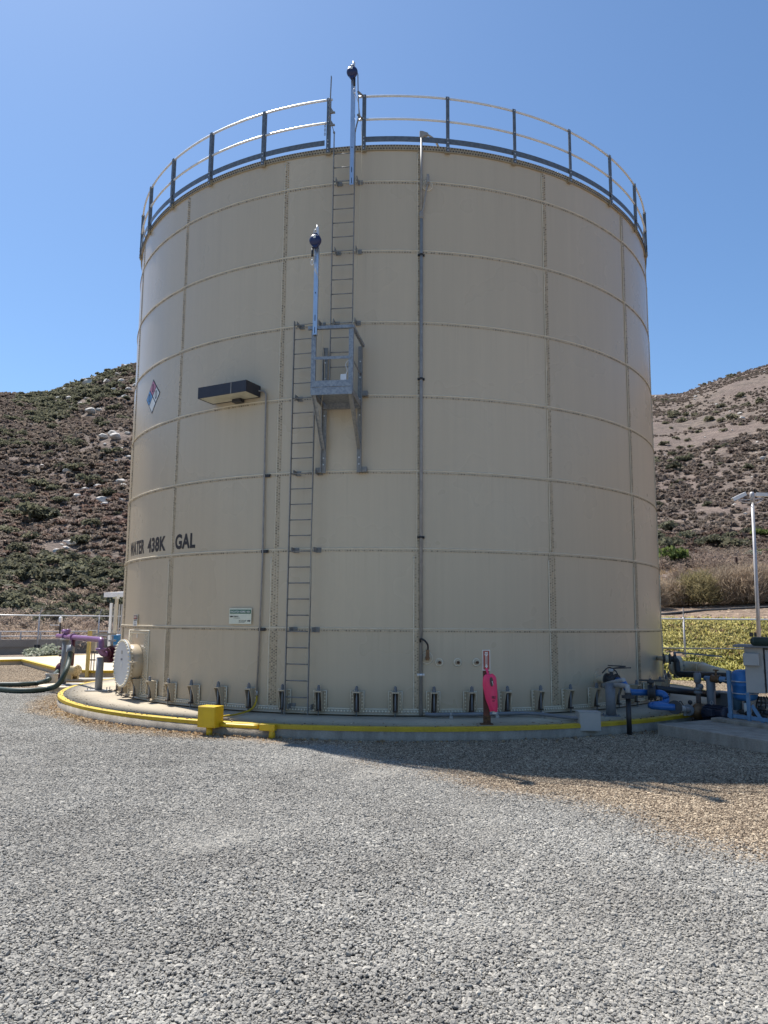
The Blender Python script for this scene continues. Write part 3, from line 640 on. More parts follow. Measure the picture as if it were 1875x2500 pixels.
# round nozzles with sealant halos (right of the conduit)
def nozzle(ph, z, r):
    q = MB(); A = rad(ph); c = pol(ph, surf(ph, z), z)
    q.lathe(c, A, [(r, -.01), (r, .012), (r*.35, .014), (r*.35, .05), (0, .05)], 20, False); o = q.build('pipe_coupling', M_TANK, tank)
    d = MB(); u = tng(ph); d.tube([c+A*.008+(u*math.cos(a)+Vector((0, 0, 1))*math.sin(a))*r for a in [2*PI*i/20 for i in range(20)]], .011, 6, closed=True); d.build('sealant_bead', M_BEAD, o)
    e = MB(); e.hexbolt(c+A*.045, A, r*.42, .035); e.build('plug', M_RUSTY, o)
for (x, y) in ((1072, 1617), (1117, 1617), (1163, 1617)):
    p = cyl(x, y, TANK_R+.02); nozzle(phi_of(p), p.z, .062)
# painted lettering
def paint(txt, pxl, pxr, zb, zt):
    a0 = phi_of(cyl(pxl[0], pxl[1], TANK_R+.012)); a1 = phi_of(cyl(pxr[0], pxr[1], TANK_R+.012))
    vs, fs = text_polys(txt, 1.0, 1.0, .038, spacing=1.06); xs = [v[0] for v in vs]; ys = [v[1] for v in vs]; x0, x1, y0, y1 = min(xs), max(xs), min(ys), max(ys)
    mb = MB(); P = []
    for (x, y) in vs:
        p = a0+(a1-a0)*(x-x0)/(x1-x0); z = zb+(zt-zb)*(y-y0)/(y1-y0); P.append(pol(p, surf(p, z)+.0035, z))
    mb.add(P, fs); mb.build('painted_lettering', M_SIGNK, tank)
paint('WATER', (319, 1340), (352, 1333), 2.90, 3.20)
paint('438K', (360, 1332), (404, 1325), 2.895, 3.20)
paint('GAL', (428, 1323), (477, 1318), 2.895, 3.195)

# ================================================================== GUARDRAILS ON THE RIM
UZ = Vector((0, 0, 1))
def guardrail(label, p0, p1, posts, tail):
    g = thing('guardrail', label, 'guardrail', pol(posts[0], TANK_R+.06, 10.42))
    n = int(abs(p1-p0)/1.2)+1; arc = [p0+(p1-p0)*i/n for i in range(n+1)]
    r = TANK_R+.045
    for nm, z in (('top_rail', 11.545), ('mid_rail', 11.06)):
        q = MB(); q.tube([pol(p, r, z) for p in arc], .022, 8); q.build(nm, M_BRIGHT, g)
    q = MB(); arc2 = [a for a in arc if abs(a-tail) > .35]
    o = []
    for p in arc2:
        o += [pol(p, r+.012, 10.585), pol(p, r+.012, 10.695), pol(p, r+.004, 10.695), pol(p, r+.004, 10.585)]
    k = len(arc2)
    q.add(o, [(4*i+j, 4*i+(j+1) % 4, 4*i+4+(j+1) % 4, 4*i+4+j) for i in range(k-1) for j in range(4)]+[(0, 1, 2, 3), (4*k-4, 4*k-3, 4*k-2, 4*k-1)]); q.build('toe_board', M_POST, g)
    first = None
    for p in posts:
        if first is None:
            q = MB(); A = rad(p); X = tng(p); c = pol(p, TANK_R+.075, 0)
            q.box(c+X*.0+A*.003+UZ*10.99, (.034, .004, .575), (X, A, UZ)); q.box(c+X*.031-A*.034+UZ*10.99, (.004, .033, .575), (X, A, UZ))
            first = q.build('post', M_POST, g); p00 = p
            d = MB()
            for z in (10.44, 10.50, 10.60, 10.67, 11.06, 11.53):
                d.hexbolt(c+UZ*z+A*.007, A, .011, .01)
            hd = d.build('bolts', M_BRIGHT, first); tag(hd, kind='stuff')
            e = MB(); e.box(pol(p, TANK_R+.05, 10.44), (.05, .02, .05), (X, A, UZ)); hc = e.build('post_clip', M_RIM, first)
        else:
            T0 = Matrix.Translation(Vector(g['wl'])); m4 = T0.inverted() @ Matrix.Rotation(R(p-p00), 4, 'Z') @ T0
            n = share(first, g, m4); share(hd, n); share(hc, n)
    # couplings where lengths of pipe meet
    q = MB()
    for pp in (posts[len(posts)//2]+.9, posts[len(posts)//2-1]-1.2):
        for z in (11.545, 11.06): q.tube([pol(pp, r, z), pol(pp+.7, r, z)], .027, 8)
    q.build('pipe_coupling', M_BRIGHT, g)
    return g
sp = 11.86
guardrail('curved steel guardrail on the tank rim, left of the ladder gap', -10.3, -106, [-10.86-sp*i for i in range(9)], -10.3)
guardrail('curved steel guardrail on the tank rim, right of the ladder gap', -5.9, 106, [-4.9]+[8.9+sp*i for i in range(9)], -5.9)

# ================================================================== LADDERS
def ladder(label, pl, pr, z0, z1, r, zr, brk, rails_extra=None):
    L_ = thing('ladder', label, 'ladder', pol(pl, r, z0))
    A = rad((pl+pr)/2); X = tng((pl+pr)/2); a0 = pol(pl, r, 0); b0 = pol(pr, r, 0)
    for (c, ex) in ((a0, (rails_extra or (None, None))[0]), (b0, (rails_extra or (None, None))[1])):
        q = MB(); q.box(c+UZ*((z0+z1)/2), (.0065, .026, (z1-z0)/2), (X, A, UZ)); q.build('rail', M_GALV, L_)
        if ex:
            q = MB()
            for p, n in zip(ex, ex[1:]): q.bar(p, n, .045, .013, A)
            q.build('walk_through_rail', M_GALV, L_)
            q = MB()
            for p in ex[1:3]: q.hexbolt(p, A, .022, .03)
            tag(q.build('bolts', M_GALV, L_), kind='stuff')
    first = None; z = z0+zr
    while z < z1-.03:
        if first is None:
            q = MB(); q.rod(a0+UZ*z, b0+UZ*z, .0105, 8); first = q.build('rung', M_GALV, L_); zf = z
        else: share(first, L_, Matrix.Translation((0, 0, z-zf)))
        z += 0.28
    first = None
    for zb in brk:
        for (c, s, p) in ((a0, 1, pl), (b0, 1, pr)):
            q = MB(); w = c+UZ*zb; wall = pol(p+.25, TANK_R+.02, zb)
            q.box((w+wall)/2+X*.03*s, (.006, (w-wall).length/2, .042), (X, A, UZ)); q.box(wall+X*(.055)*s+A*.006, (.045, .006, .045), (X, A, UZ))
            q.hexbolt(wall+X*.075+A*.012, A, .016, .015); q.build('wall_bracket', M_GALV, L_)
    return L_
LR = TANK_R+.20
ladder('long lower steel ladder rising from the pad past the evacuation sign to the platform', -15.42, -11.87, -0.06, 7.02, LR, .28, [.06, 1.37, 2.77, 4.17, 5.57, 6.97])
exL = [pol(-9.55, LR, 10.35), pol(-9.55, LR, 10.72), pol(-10.35, LR, 11.05), pol(-10.3, LR, 11.45), pol(-10.2, LR, 11.92)]
exR = [pol(-6.15, LR, 10.35), pol(-6.15, LR, 10.72), pol(-5.55, LR, 11.05), pol(-5.75, LR, 11.5), pol(-5.85, LR, 11.92)]
ul = ladder('upper steel ladder from the platform to the tank rim with walk-through rails', -9.55, -6.15, 5.60, 10.42, LR, .20, [6.97, 8.37, 9.77], (exL, exR))
q = MB()
for (p0, z) in ((-10.33, 11.28), (-10.33, 11.02)):
    c = pol(p0, LR, z); X = tng(p0); q.prism([c+X*.01, c+X*.09-UZ*.14, c+X*.01-UZ*.14], rad(p0)*.012); q.box(c+X*.05-UZ*.13, (.05, .02, .012), (X, rad(p0), UZ))
q.build('gusset', M_GALV, ul)
q = MB()
for z in (11.545, 11.06): q.tube([pol(-5.8, LR, z), pol(-5.0, TANK_R+.045, z)], .02, 8)
q.build('tie_pipe', M_GALV, ul)
# chain for the gap hangs on its post
q = MB(); c = pol(-10.62, TANK_R+.13, 11.50)
for i in range(11):
    q.tube([c-UZ*(.045*i)+Vector((.012*math.cos(a), 0, .026*math.sin(a))) if i % 2 else c-UZ*(.045*i)+Vector((0, .012*math.cos(a), .026*math.sin(a))) for a in [2*PI*k/8 for k in range(8)]], .005, 5, closed=True)
c = pol(-11.3, TANK_R+.12, 11.0)
for i in range(6):
    q.tube([c-UZ*(.045*i)+Vector((.012*math.cos(a), 0, .026*math.sin(a))) if i % 2 else c-UZ*(.045*i)+Vector((0, .012*math.cos(a), .026*math.sin(a))) for a in [2*PI*k/8 for k in range(8)]], .006, 5, closed=True)
tag(q.build('safety_chain', M_GALV2, None, pol(-10.62, TANK_R+.13, 11.2)), 'short steel chain hanging on the rim post at the ladder gap', 'chain')

# ================================================================== LADDER PLATFORM
PP = -7.7; A = rad(PP); X = tng(PP); pc = pol(PP, TANK_R+.10, 0)
HW, DP, FZ = .325, .93, 5.42
plat = thing('ladder_platform', 'galvanised rest platform with rails bracketed to the tank between two ladders', 'platform', pc+UZ*FZ)
P = lambda x, d, z: pc + X*x + A*d + UZ*z
q = MB(); q.box(P(0, DP/2, FZ), (HW-.02, DP/2, .006), (X, A, UZ)); q.build('deck_plate', M_GALV2, plat)
q = MB(); q.box(P(0, DP, FZ-.045), (HW+.03, .012, .065), (X, A, UZ)); q.build('edge_channel', M_GALV2, plat)
q = MB(); q.box(P(0, DP+.002, FZ+.085), (HW+.02, .006, .055), (X, A, UZ)); q.build('toe_board', M_GALV2, plat)
q = MB(); q.box(P(0, .03, FZ-.05), (HW+.02, .03, .05), (X, A, UZ)); q.build('edge_channel', M_GALV2, plat)
for s in (-1, 1):
    q = MB(); q.box(P(s*(HW+.02), DP/2, FZ-.035), (.008, DP/2, .055), (X, A, UZ)); q.build('side_channel', M_GALV, plat)
    q = MB(); q.box(P(s*HW, DP-.01, FZ+.5), (.038, .006, .58), (X, A, UZ)); q.box(P(s*(HW+.035), DP-.04, FZ+.5), (.006, .034, .58), (X, A, UZ)); q.build('front_post', M_GALV2, plat)
    q = MB(); q.box(P(s*HW, .0, 5.32), (.042, .008, 1.17), (X, A, UZ)); q.box(P(s*HW+s*.038, .03, 5.32), (.006, .034, 1.17), (X, A, UZ)); bp_ = q.build('wall_channel', M_GALV, plat)
    d = MB()
    for z in (4.3, 4.42, 5.2, 5.5, 5.9, 6.2): d.hexbolt(P(s*HW, .008, z), A, .014, .012)
    tag(d.build('bolts', M_BRIGHT, bp_), kind='stuff')
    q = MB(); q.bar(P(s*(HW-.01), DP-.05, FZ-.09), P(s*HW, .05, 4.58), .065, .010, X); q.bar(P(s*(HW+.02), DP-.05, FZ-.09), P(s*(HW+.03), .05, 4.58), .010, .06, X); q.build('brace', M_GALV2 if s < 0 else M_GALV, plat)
    for zb in (4.2, 5.6):
        q = MB(); q.box(P(s*(HW+.09), -.02, zb), (.05, .05, .045), (X, A, UZ)); q.hexbolt(P(s*(HW+.10), .03, zb), A, .016, .014); q.build('wall_bracket', M_GALV, plat)
q = MB(); q.bar(P(-HW-.10, DP, FZ+1.08), P(HW+.02, DP, FZ+1.08), .055, .055, A); q.build('top_rail', M_RIM if False else M_GALV2, plat)
q = MB(); q.bar(P(HW+.03, DP+.02, FZ+1.08), P(HW+.05, .0, FZ+1.08), .05, .05, X); q.build('top_rail', M_GALV2, plat)
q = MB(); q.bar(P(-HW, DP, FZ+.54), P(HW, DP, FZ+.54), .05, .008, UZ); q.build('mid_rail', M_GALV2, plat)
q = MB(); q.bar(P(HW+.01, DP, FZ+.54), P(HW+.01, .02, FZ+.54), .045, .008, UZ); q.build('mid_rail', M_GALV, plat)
q = MB(); q.box(P(HW-.12, DP-.02, FZ+.19), (.05, .03, .05), (X, A, UZ)); q.tube(smooth_path([P(HW-.04, DP-.03, FZ+.50), P(HW-.09, DP-.02, FZ+.42), P(HW-.06, DP-.01, FZ+.3), P(HW-.10, DP, FZ+.2)]), .006, 6); q.build('corner_clip', M_BRIGHT, plat)

# ================================================================== FALL ARRESTERS ON THEIR MASTS
def arrester(label, x, base, zb, zt, rz, ballr, side):
    t = thing('fall_arrest_mast', label, 'fall arrester', base+UZ*zb)
    A2 = A; q = MB(); w = .034
    for (dx, dd, hx, hd) in ((0, w, w, .003), (-w, 0, .003, w), (w, 0, .003, w)):
        q.box(base+X*dx+A2*dd+UZ*((zb+zt)/2), (hx, hd, (zt-zb)/2), (X, A2, UZ))
    ms = q.build('mast', M_DAVIT, t)
    d = MB()
    for z in (zb+.08, zb+.30): d.box(base+A2*(w+.004)+UZ*z, (.006, .002, .055), (X, A2, UZ))
    d.hexbolt(base+A2*(w+.003)+UZ*(zb+.75), A2, .01, .01); d.build('slot', M_BLACK, ms)
    q = MB(); q.box(base+X*.02+A2*(w+.02)+UZ*(zt+.0), (.018, .012, .09), (X, A2, UZ)); q.tube([base+X*(-.02)+A2*(w+.02)+UZ*(zt-.02)+X*.03*math.cos(a)+UZ*.07*math.sin(a) for a in [2*PI*k/12 for k in range(12)]], .007, 6, closed=True); q.rod(base+UZ*(zt-.02)+A2*.03, base+UZ*(zt+.14)+A2*.03, .012, 8); q.build('hook', M_BRIGHT, t)
    c = base+A2*(w+.10)+UZ*rz
    q = MB(); q.lathe(c, A2, [(.0, .075), (ballr*.45, .07), (ballr*.85, .05), (ballr, .015), (ballr, -.02), (ballr*.85, -.055), (ballr*.4, -.075), (0, -.075)], 24); q.prism([c+X*ballr*.82-UZ*.05+A2*.03, c+X*ballr*.25-UZ*ballr*1.32+A2*.03, c-X*ballr*.25-UZ*ballr*1.32+A2*.03, c-X*ballr*.82-UZ*.05+A2*.03] , A2*-.06); q.box(c+UZ*ballr*.95, (ballr*.35, .03, ballr*.2), (X, A2, UZ))
    hs = q.build('housing', M_BLUEBLK, t)
    d = MB(); d.box(c+A2*.077+UZ*ballr*.35, (.022, .002, .03), (X, A2, UZ)); d.build('rating_label', M_SIGNW, hs)
    q = MB(); k = c+X*side*ballr*.45-UZ*(ballr*1.25); q.rod(k, k-UZ*.16, .02, 8); q.build('cable_bumper', M_BLACK, t)
    q = MB(); q.rod(k-UZ*.16, k-UZ*.22, .006, 6); q.tube([k-UZ*.27+X*(.022*math.cos(a))+UZ*.05*math.sin(a) for a in [2*PI*i/14 for i in range(14)]], .0065, 6, closed=True); q.build('snap_hook', M_BRIGHT, t)
    return k-UZ*.3
k1 = arrester('round navy fall arrester on a silver mast standing at the platform corner', 0, P(-HW+.03, DP+.03, 0), 6.36, 8.22, 8.02, .105, -1)
k2 = arrester('round navy fall arrester on a silver mast rising above the tank rim', 0, pol(-6.42, LR+.10, 0), 9.55, 11.95, 11.78, .105, 1)
def rope(label, pts, r=.0035):
    q = MB(); q.tube(smooth_path(pts, 10), r, 5); tag(q.build('tag_line', M_ROPE, None, Vector(pts[-1])), label, 'rope')
rope('thin cream line hanging from the arrester above the rim down to the platform', [k2, pol(-5.55, LR+.08, 11.2), pol(-5.0, LR+.05, 10.5), pol(-5.15, LR+.1, 9.0), pol(-5.3, LR+.35, 7.4), P(HW+.03, DP+.02, 6.53)], .0045)
rope('thin cream line hanging from the platform arrester down beside the lower ladder', [k1, P(-.20, DP+.02, 7.2), P(-.19, DP-.05, 6.4), P(-.17, DP-.2, 5.6), pol(-10.9, LR+.25, 4.6), pol(-11.55, LR+.1, 2.6), pol(-11.95, LR+.04, 1.2), pol(-12.25, LR+.04, .95), pol(-12.0, LR+.05, .62), pol(-11.9, LR+.06, .5)], .0045)

# ================================================================== FLOODLIGHT AND ITS CONDUIT
fl_c = pol(-26.6, TANK_R+.25, 5.78); A = rad(-26.7); X = tng(-26.7)
fl = thing('floodlight', 'long dark bronze box floodlight mounted on the tank wall', 'floodlight', fl_c)
wL, dL, hL = .565, .215, .108
q = MB()
for (c, hf) in (((0, dL, 0), (wL, .006, hL)), ((0, -dL, 0), (wL, .006, hL)), ((wL-.006, 0, 0), (.006, dL-.006, hL)), ((-wL+.006, 0, 0), (.006, dL-.006, hL)), ((0, 0, hL-.006), (wL-.012, dL-.006, .006))):
    q.box(fl_c+X*c[0]+A*c[1]+UZ*c[2], hf, (X, A, UZ))
q.box(fl_c-A*(dL+.03), (.12, .05, .09), (X, A, UZ)); hs = q.build('housing', M_BRONZE, fl)
d = MB(); d.box(fl_c+X*.22+A*(dL+.008), (.008, .003, hL), (X, A, UZ)); d.box(fl_c+X*.22+UZ*(hL+.002), (.008, dL, .003), (X, A, UZ)); d.build('seam_strip', M_CONDUIT, hs)
q = MB(); q.box(fl_c-UZ*(hL-.012), (wL-.014, dL-.014, .006), (X, A, UZ)); q.build('lens', M_LENS, fl)
q = MB(); q.box(fl_c+X*.10-A*.15-UZ*(hL+.03), (.10, .06, .03), (X, A, UZ)); q.build('latch', M_BRONZE, fl)
ph = -20.62; rr = TANK_R+.045
pts = [fl_c+X*(wL-.0)-A*.16+UZ*.0] + elbow(pol(-21.9, rr, 5.80), pol(-20.75, rr, 5.80), pol(-20.72, rr, 5.3), .12) + [pol(-20.72, rr, 5.4), pol(-20.45, rr, 2.6), pol(-20.72, rr, .22)]
cd = thing('light_conduit', 'thin grey conduit running down the tank wall from the floodlight', 'conduit', pol(-20.7, rr, .2))
q = MB(); q.tube(pts, .0165, 8); q.build('pipe', M_CONDUIT, cd)
for z in (1.365, 2.765, 4.165):
    q = MB(); c = pol(-20.55+(.1 if z > 2 else 0), TANK_R+.03, z); q.box(c+tng(ph)*.03, (.07, .018, .026), (tng(ph), rad(ph), UZ)); q.hexbolt(c+tng(ph)*.075+rad(ph)*.018, rad(ph), .013, .012); q.build('strap', M_IRON, cd)

# ================================================================== TALL CONDUIT WITH SENSORS
ph = 4.55; rr = TANK_R+.055; A = rad(ph); X = tng(ph)
cd = thing('sensor_conduit', 'tall grey conduit up the tank wall on the middle seam to the rim', 'conduit', pol(ph, rr, -.06))
q = MB(); q.rod(pol(ph, rr, -.06), pol(ph, rr, 9.1), .030, 10); q.build('pipe', M_CONDUIT, cd)
q = MB(); q.rod(pol(ph, rr, 9.1), pol(ph, rr, 10.72), .022, 10); q.build('pipe', M_CONDUIT, cd)
q = MB(); q.lathe(pol(ph, rr, 9.1), UZ, [(.03, -.08), (.04, -.05), (.04, .03), (.024, .07)], 10); q.build('reducer', M_CONDUIT, cd)
for z in (.62, 3.0, 5.9, 8.3):
    q = MB(); c = pol(ph, rr, z); q.lathe(c, UZ, [(.036, -.02), (.036, .02)], 10); q.box(c-A*.02, (.065, .012, .02), (X, A, UZ)); q.hexbolt(c+X*.05-A*.008, A, .012, .02); q.hexbolt(c-X*.05-A*.008, A, .012, .02); q.build('strap', M_IRON if z > 1 else M_BRIGHT, cd)
c = pol(ph, rr, 10.72)
q = MB(); q.prism([c-X*.035-UZ*.05-A*.03, c-X*.035+UZ*.085-A*.03, c+X*.02+UZ*.085-A*.03, c+X*.13+UZ*.05-A*.03, c+X*.13+UZ*.0-A*.03, c+X*.04-UZ*.02-A*.03, c+X*.035-UZ*.05-A*.03], A*.06); q.build('conduit_body', M_CONDUIT, cd, bevel=.008)
q = MB(); q.tube(smooth_path([c+X*.12+UZ*.025, c+X*.25-UZ*.03-A*.05, c+X*.36-UZ*.10-A*.2, c+X*.4-UZ*.16-A*.4]), .02, 8); q.build('flexible_tube', M_CONDUIT, cd)
def sensor(label, pxy, hose):
    p = cyl(pxy[0], pxy[1], TANK_R+.02); ph2 = phi_of(p); A2 = rad(ph2); X2 = tng(ph2); c = pol(ph2, surf(ph2, p.z), p.z)
    t = thing('level_sensor', label, 'sensor', c)
    q = MB(); q.lathe(c, A2, [(.10, -.005), (.10, .012), (.045, .02), (.045, .05), (0, .05)], 24, False); q.build('coupling', M_TANK, t)
    q = MB(); q.tube([c+A2*.01+(X2*math.cos(a)+UZ*math.sin(a))*.10 for a in [2*PI*i/28 for i in range(28)]], .008, 6, closed=True); q.build('sealant_bead', M_BEAD, t)
    q = MB(); q.lathe(c+A2*.05, A2, [(.038, 0), (.038, .06), (.022, .075), (.022, .12), (0, .12)], 12, False); q.box(c+A2*.10+UZ*.05, (.026, .026, .09), (X2, A2, UZ)); q.build('head', M_BRASS if hose else M_CONDUIT, t)
    return c, A2, X2, t
c, A2, X2, t = sensor('lower sensor with looped black cable beside the three round couplings', (1042, 1606), True)
q = MB(); q.tube(smooth_path([c+A2*.10+UZ*.10, c+A2*.12+UZ*.22-X2*.0, c+A2*.13+UZ*.30-X2*.06, c+A2*.10+UZ*.32-X2*.13, pol(ph, rr, c.z+.25)]), .016, 8); q.build('cable', M_BLACK, t)
c, A2, X2, t = sensor('upper sensor on a round halo just under the first seam below the rim', (1043, 454), False)
q = MB(); q.tube(smooth_path([c+A2*.10-UZ*.02+X2*.0, c+A2*.11-UZ*.15-X2*.03, pol(ph+.35, rr+.02, c.z-.46), pol(ph, rr, c.z-.62)]), .017, 8); q.build('cable', M_CONDUIT, t)
q = MB(); q.rod(c+A2*.10+UZ*.02, c+A2*.10+UZ*.17, .024, 10); q.build('transmitter', M_CONDUIT, t)

# ================================================================== SIGNS ON THE TANK
# evacuation sign
ph = (phi_of(cyl(557, 1505, TANK_R+.015))+phi_of(cyl(621, 1505, TANK_R+.015)))/2; X = tng(ph); A = rad(ph)
zt, zb = cyl(590, 1485, TANK_R+.02).z, cyl(590, 1523.5, TANK_R+.02).z
wS = .485; hS = zt-zb; c = pol(ph, TANK_R+.036, (zt+zb)/2)
sg = thing('evacuation_sign', 'white and green EVACUATION ASSEMBLY AREA sign left of the thin conduit', 'sign', c)
q = MB(); q.box(c, (wS/2, .002, hS/2), (X, A, UZ)); q.build('board', M_SIGNY, sg)
S = lambda u, v, o=.0035: c + X*u + UZ*v + A*o
q = MB(); q.box(S(0, hS*.285, .003), (wS*.475, .0012, hS*.13), (X, A, UZ)); q.build('green_band', M_SIGNG, sg)
q = MB(); text_flat(q, 'EVACUATION ASSEMBLY AREA', S(-wS*.445, hS*.222, .006), X, UZ, .052, width=wS*.89, bold=.02); q.build('lettering', M_SIGNW, sg)
q = MB()
def arrow(mb, S, u, v, l, h, s):
    mb.add([S(u+s*l/2, v), S(u+s*l*.12, v+h), S(u+s*l*.12, v+h*.55), S(u-s*l/2, v+h*.55), S(u-s*l/2, v-h*.55), S(u+s*l*.12, v-h*.55), S(u+s*l*.12, v-h)], [(0, 1, 2, 3, 4, 5, 6)])
arrow(q, S, -wS*.40, -hS*.03, wS*.145, hS*.07, -1); arrow(q, S, wS*.40, -hS*.30, wS*.145, hS*.07, 1)
text_flat(q, 'PRIMARY', S(-wS*.30, -hS*.07), X, UZ, .036, width=wS*.235); text_flat(q, 'SECONDARY', S(-wS*.055, -hS*.345), X, UZ, .040, width=wS*.345)
q.box(S(-wS*.16, -hS*.125, .0035), (wS*.145, .0004, hS*.010), (X, A, UZ)); q.box(S(wS*.075, -hS*.395, .0035), (wS*.13, .0004, hS*.010), (X, A, UZ)); q.build('black_print', M_SIGNK, sg)
# danger sign
ph = -53.4; X = tng(ph); A = rad(ph); z1_, z2_ = cyl(334, 1501, TANK_R+.02).z, cyl(334, 1528.5, TANK_R+.02).z; hS = z1_-z2_; wS = .235; c = pol(ph, TANK_R+.036, (z1_+z2_)/2)
sg = thing('danger_sign', 'small upright white DANGER sign above the round manway', 'sign', c); S = lambda u, v, o=.0035: c + X*u + UZ*v + A*o
q = MB(); q.box(c, (wS/2, .002, hS/2), (X, A, UZ)); q.build('board', M_SIGNW, sg)
q = MB(); q.box(S(0, hS*.27, .003), (wS*.44, .001, hS*.19), (X, A, UZ)); q.build('black_panel', M_SIGNK, sg)
q = MB(); q.lathe(S(0, hS*.27, .003), A, [(0, .002), (wS*.41, .002)], 24, False); 
q = MB(); q.add([S(wS*.41*math.cos(a), hS*.27+hS*.135*math.sin(a), .0055) for a in [2*PI*i/24 for i in range(24)]], [tuple(range(24))]); q.build('red_oval', M_SIGNR, sg)
q = MB(); text_flat(q, 'DANGER', S(-wS*.34, hS*.225, .007), X, UZ, .05, width=wS*.68, bold=.02); q.build('lettering', M_SIGNW, sg)
q = MB()
for (v, w) in ((-.02, .40), (-.23, .20), (-.39, .32)): q.box(S(0, hS*v, .0035), (wS*w, .0005, hS*.028), (X, A, UZ))
q.build('black_print', M_SIGNK, sg)
# hazard diamond
pcx = phi_of(cyl(372, 968, TANK_R+.02)); zc = (cyl(373, 926, TANK_R+.02).z+cyl(369, 1011, TANK_R+.02).z)/2; hd = .385
def DP_(u, v, o): 
    p = pcx + math.degrees(u/TANK_R); return pol(p, surf(p, zc+v)+o, zc+v)
dm = thing('hazard_diamond', 'square hazard diamond set on its corner, red, blue and white with three zeros', 'sign', DP_(0, 0, 0))
q = MB(); q.add([DP_(0, hd, .003), DP_(hd, 0, .003), DP_(0, -hd, .003), DP_(-hd, 0, .003)], [(0, 1, 2, 3)]); q.build('border', M_SIGNK, dm)
h2 = .165
for nm, (u, v), mt_ in (('red_field', (0, 1), M_ROSE), ('white_field', (1, 0), M_SIGNW), ('white_field', (0, -1), M_SIGNW), ('blue_field', (-1, 0), M_SIGNB)):
    cu, cv = u*hd*.475, v*hd*.475
    q = MB(); q.add([DP_(cu, cv+h2, .006), DP_(cu+h2, cv, .006), DP_(cu, cv-h2, .006), DP_(cu-h2, cv, .006)], [(0, 1, 2, 3)]); q.build(nm, mt_, dm)
    if v >= 0:
        vs, fs = text_polys('0', .27, .85, .004); mx_ = sum(a[0] for a in vs)/len(vs); my_ = sum(a[1] for a in vs)/len(vs)
        q = MB(); q.add([DP_(cu+a[0]-mx_, cv+a[1]-my_, .009) for a in vs], fs); q.build('numeral', M_SIGNK, dm)

# ================================================================== ON THE FRONT OF THE PAD
XX, YY = Vector((1, 0, 0)), Vector((0, 1, 0))
def onpad(px, py): return gz(px, py, PZ-.005)
# yellow junction box, its stub and the bent conduit along the curb
pb = pol(-21.2, PAD_R+.12, GZ); A = rad(-21.2); X = tng(-21.2)
yb = thing('yellow_junction_box', 'square yellow junction box standing against the pad edge', 'junction box', pb)
q = MB(); q.box(pb+UZ*.30-A*.02, (.165, .12, .165), (X, A, UZ)); bx = q.build('box', M_YEL, yb, bevel=.006)
d = MB(); d.box(pb+UZ*.30+A*.103, (.155, .004, .155), (X, A, UZ)); d.build('cover', M_YEL, bx, bevel=.003)
d = MB()
for u in (-.14, .14):
    for v in (-.14, .14): d.hexbolt(pb+X*u+UZ*(.30+v)+A*.106, A, .008, .006)
tag(d.build('screws', M_YELW, bx), kind='stuff')
q = MB(); q.rod(pb+UZ*(-.05), pb+UZ*.15, .05, 10); q.build('stub', M_YEL, yb)
cb = thing('yellow_conduit', 'thick yellow conduit from the yellow box bending down into the gravel', 'conduit', pol(-14.5, PAD_R+.06, GZ))
e0 = pol(-19.9, PAD_R+.09, GZ+.17); arc = [pol(p, PAD_R+.075, GZ+.175-.0*p) for p in np.arange(-19.9, -14.6, .6)]
q = MB(); q.tube(arc, .032, 10); q.build('pipe', M_YEL, cb)
q = MB(); c = pol(-13.9, PAD_R+.075, GZ+.175); X2 = tng(-13.9); A2 = rad(-13.9); q.box(c, (.13, .05, .05), (X2, A2, UZ)); q.rod(c+X2*.07+UZ*.02, c+X2*.07-UZ*.30, .045, 12); q.lathe(c+X2*.07-UZ*.13, UZ, [(.052, -.03), (.052, .05)], 12); q.build('elbow_body', M_YEL, cb, bevel=.008)
yf = thing('yellow_flexible_conduit', 'thin yellow conduit curling from the wall conduit down to the yellow box', 'conduit', pol(-20.7, TANK_R+.06, .1))
q = MB(); q.tube(smooth_path([pol(-20.72, TANK_R+.045, .27), pol(-20.75, TANK_R+.06, .10), pol(-20.9, TANK_R+.2, -.02), pol(-21.2, TANK_R+.55, -.06), pol(-21.0, TANK_R+.95, -.045), pol(-20.6, TANK_R+1.2, -.03)]), .0155, 8); q.build('pipe', M_YELW, yf)
q = MB(); q.lathe(pol(-20.72, TANK_R+.045, .24), UZ, [(.022, -.03), (.022, .05)], 8); q.build('fitting', M_GREY, yf)
q = MB(); q.lathe(pol(-20.65, TANK_R+1.18, -.03), rad(-20.6), [(.026, -.03), (.026, .03)], 8); q.build('fitting', M_GREY, yf)

# fire extinguisher post, its sign, and the pink vinyl cover
pp = onpad(1188, 1768); d0 = math.hypot(pp.x, pp.y+CAM_D); pt = at(1187, 1586, (pp-EYEP).dot(FH)); hp = pt.z-pp.z
vx = RT.copy(); vx.z = 0; vx.normalize(); vy = Vector((-vx.y, vx.x, 0))
po = thing('sign_post', 'rusty red square post at the pad edge with a white arrow sign', 'post', pp)
q = MB(); q.box(pp+UZ*(hp/2), (.047, .047, hp/2), (vx, vy, UZ)); q.build('upright', M_RUST, po, bevel=.004)
q = MB(); q.box(pp+UZ*.005, (.10, .08, .006), (vx, vy, UZ)); q.box(pp+UZ*.07-vy*.05, (.06, .005, .07), (vx, vy, UZ)); q.build('base_angle', M_RUSTY, po)
d = MB()
for u in (-.035, 0, .035):
    for w in (.04, .10): d.hexbolt(pp-vy*.055+vx*u+UZ*w, -vy, .010, .01)
tag(d.build('bolts', M_RUSTY, po), kind='stuff')
st = pp-vy*.052+UZ*(hp-.165)
q = MB(); q.box(st, (.062, .003, .165), (vx, vy, UZ)); bd = q.build('arrow_sign', M_SIGNW, po)
S = lambda u, v, o=.004: st+vx*u+UZ*v-vy*o
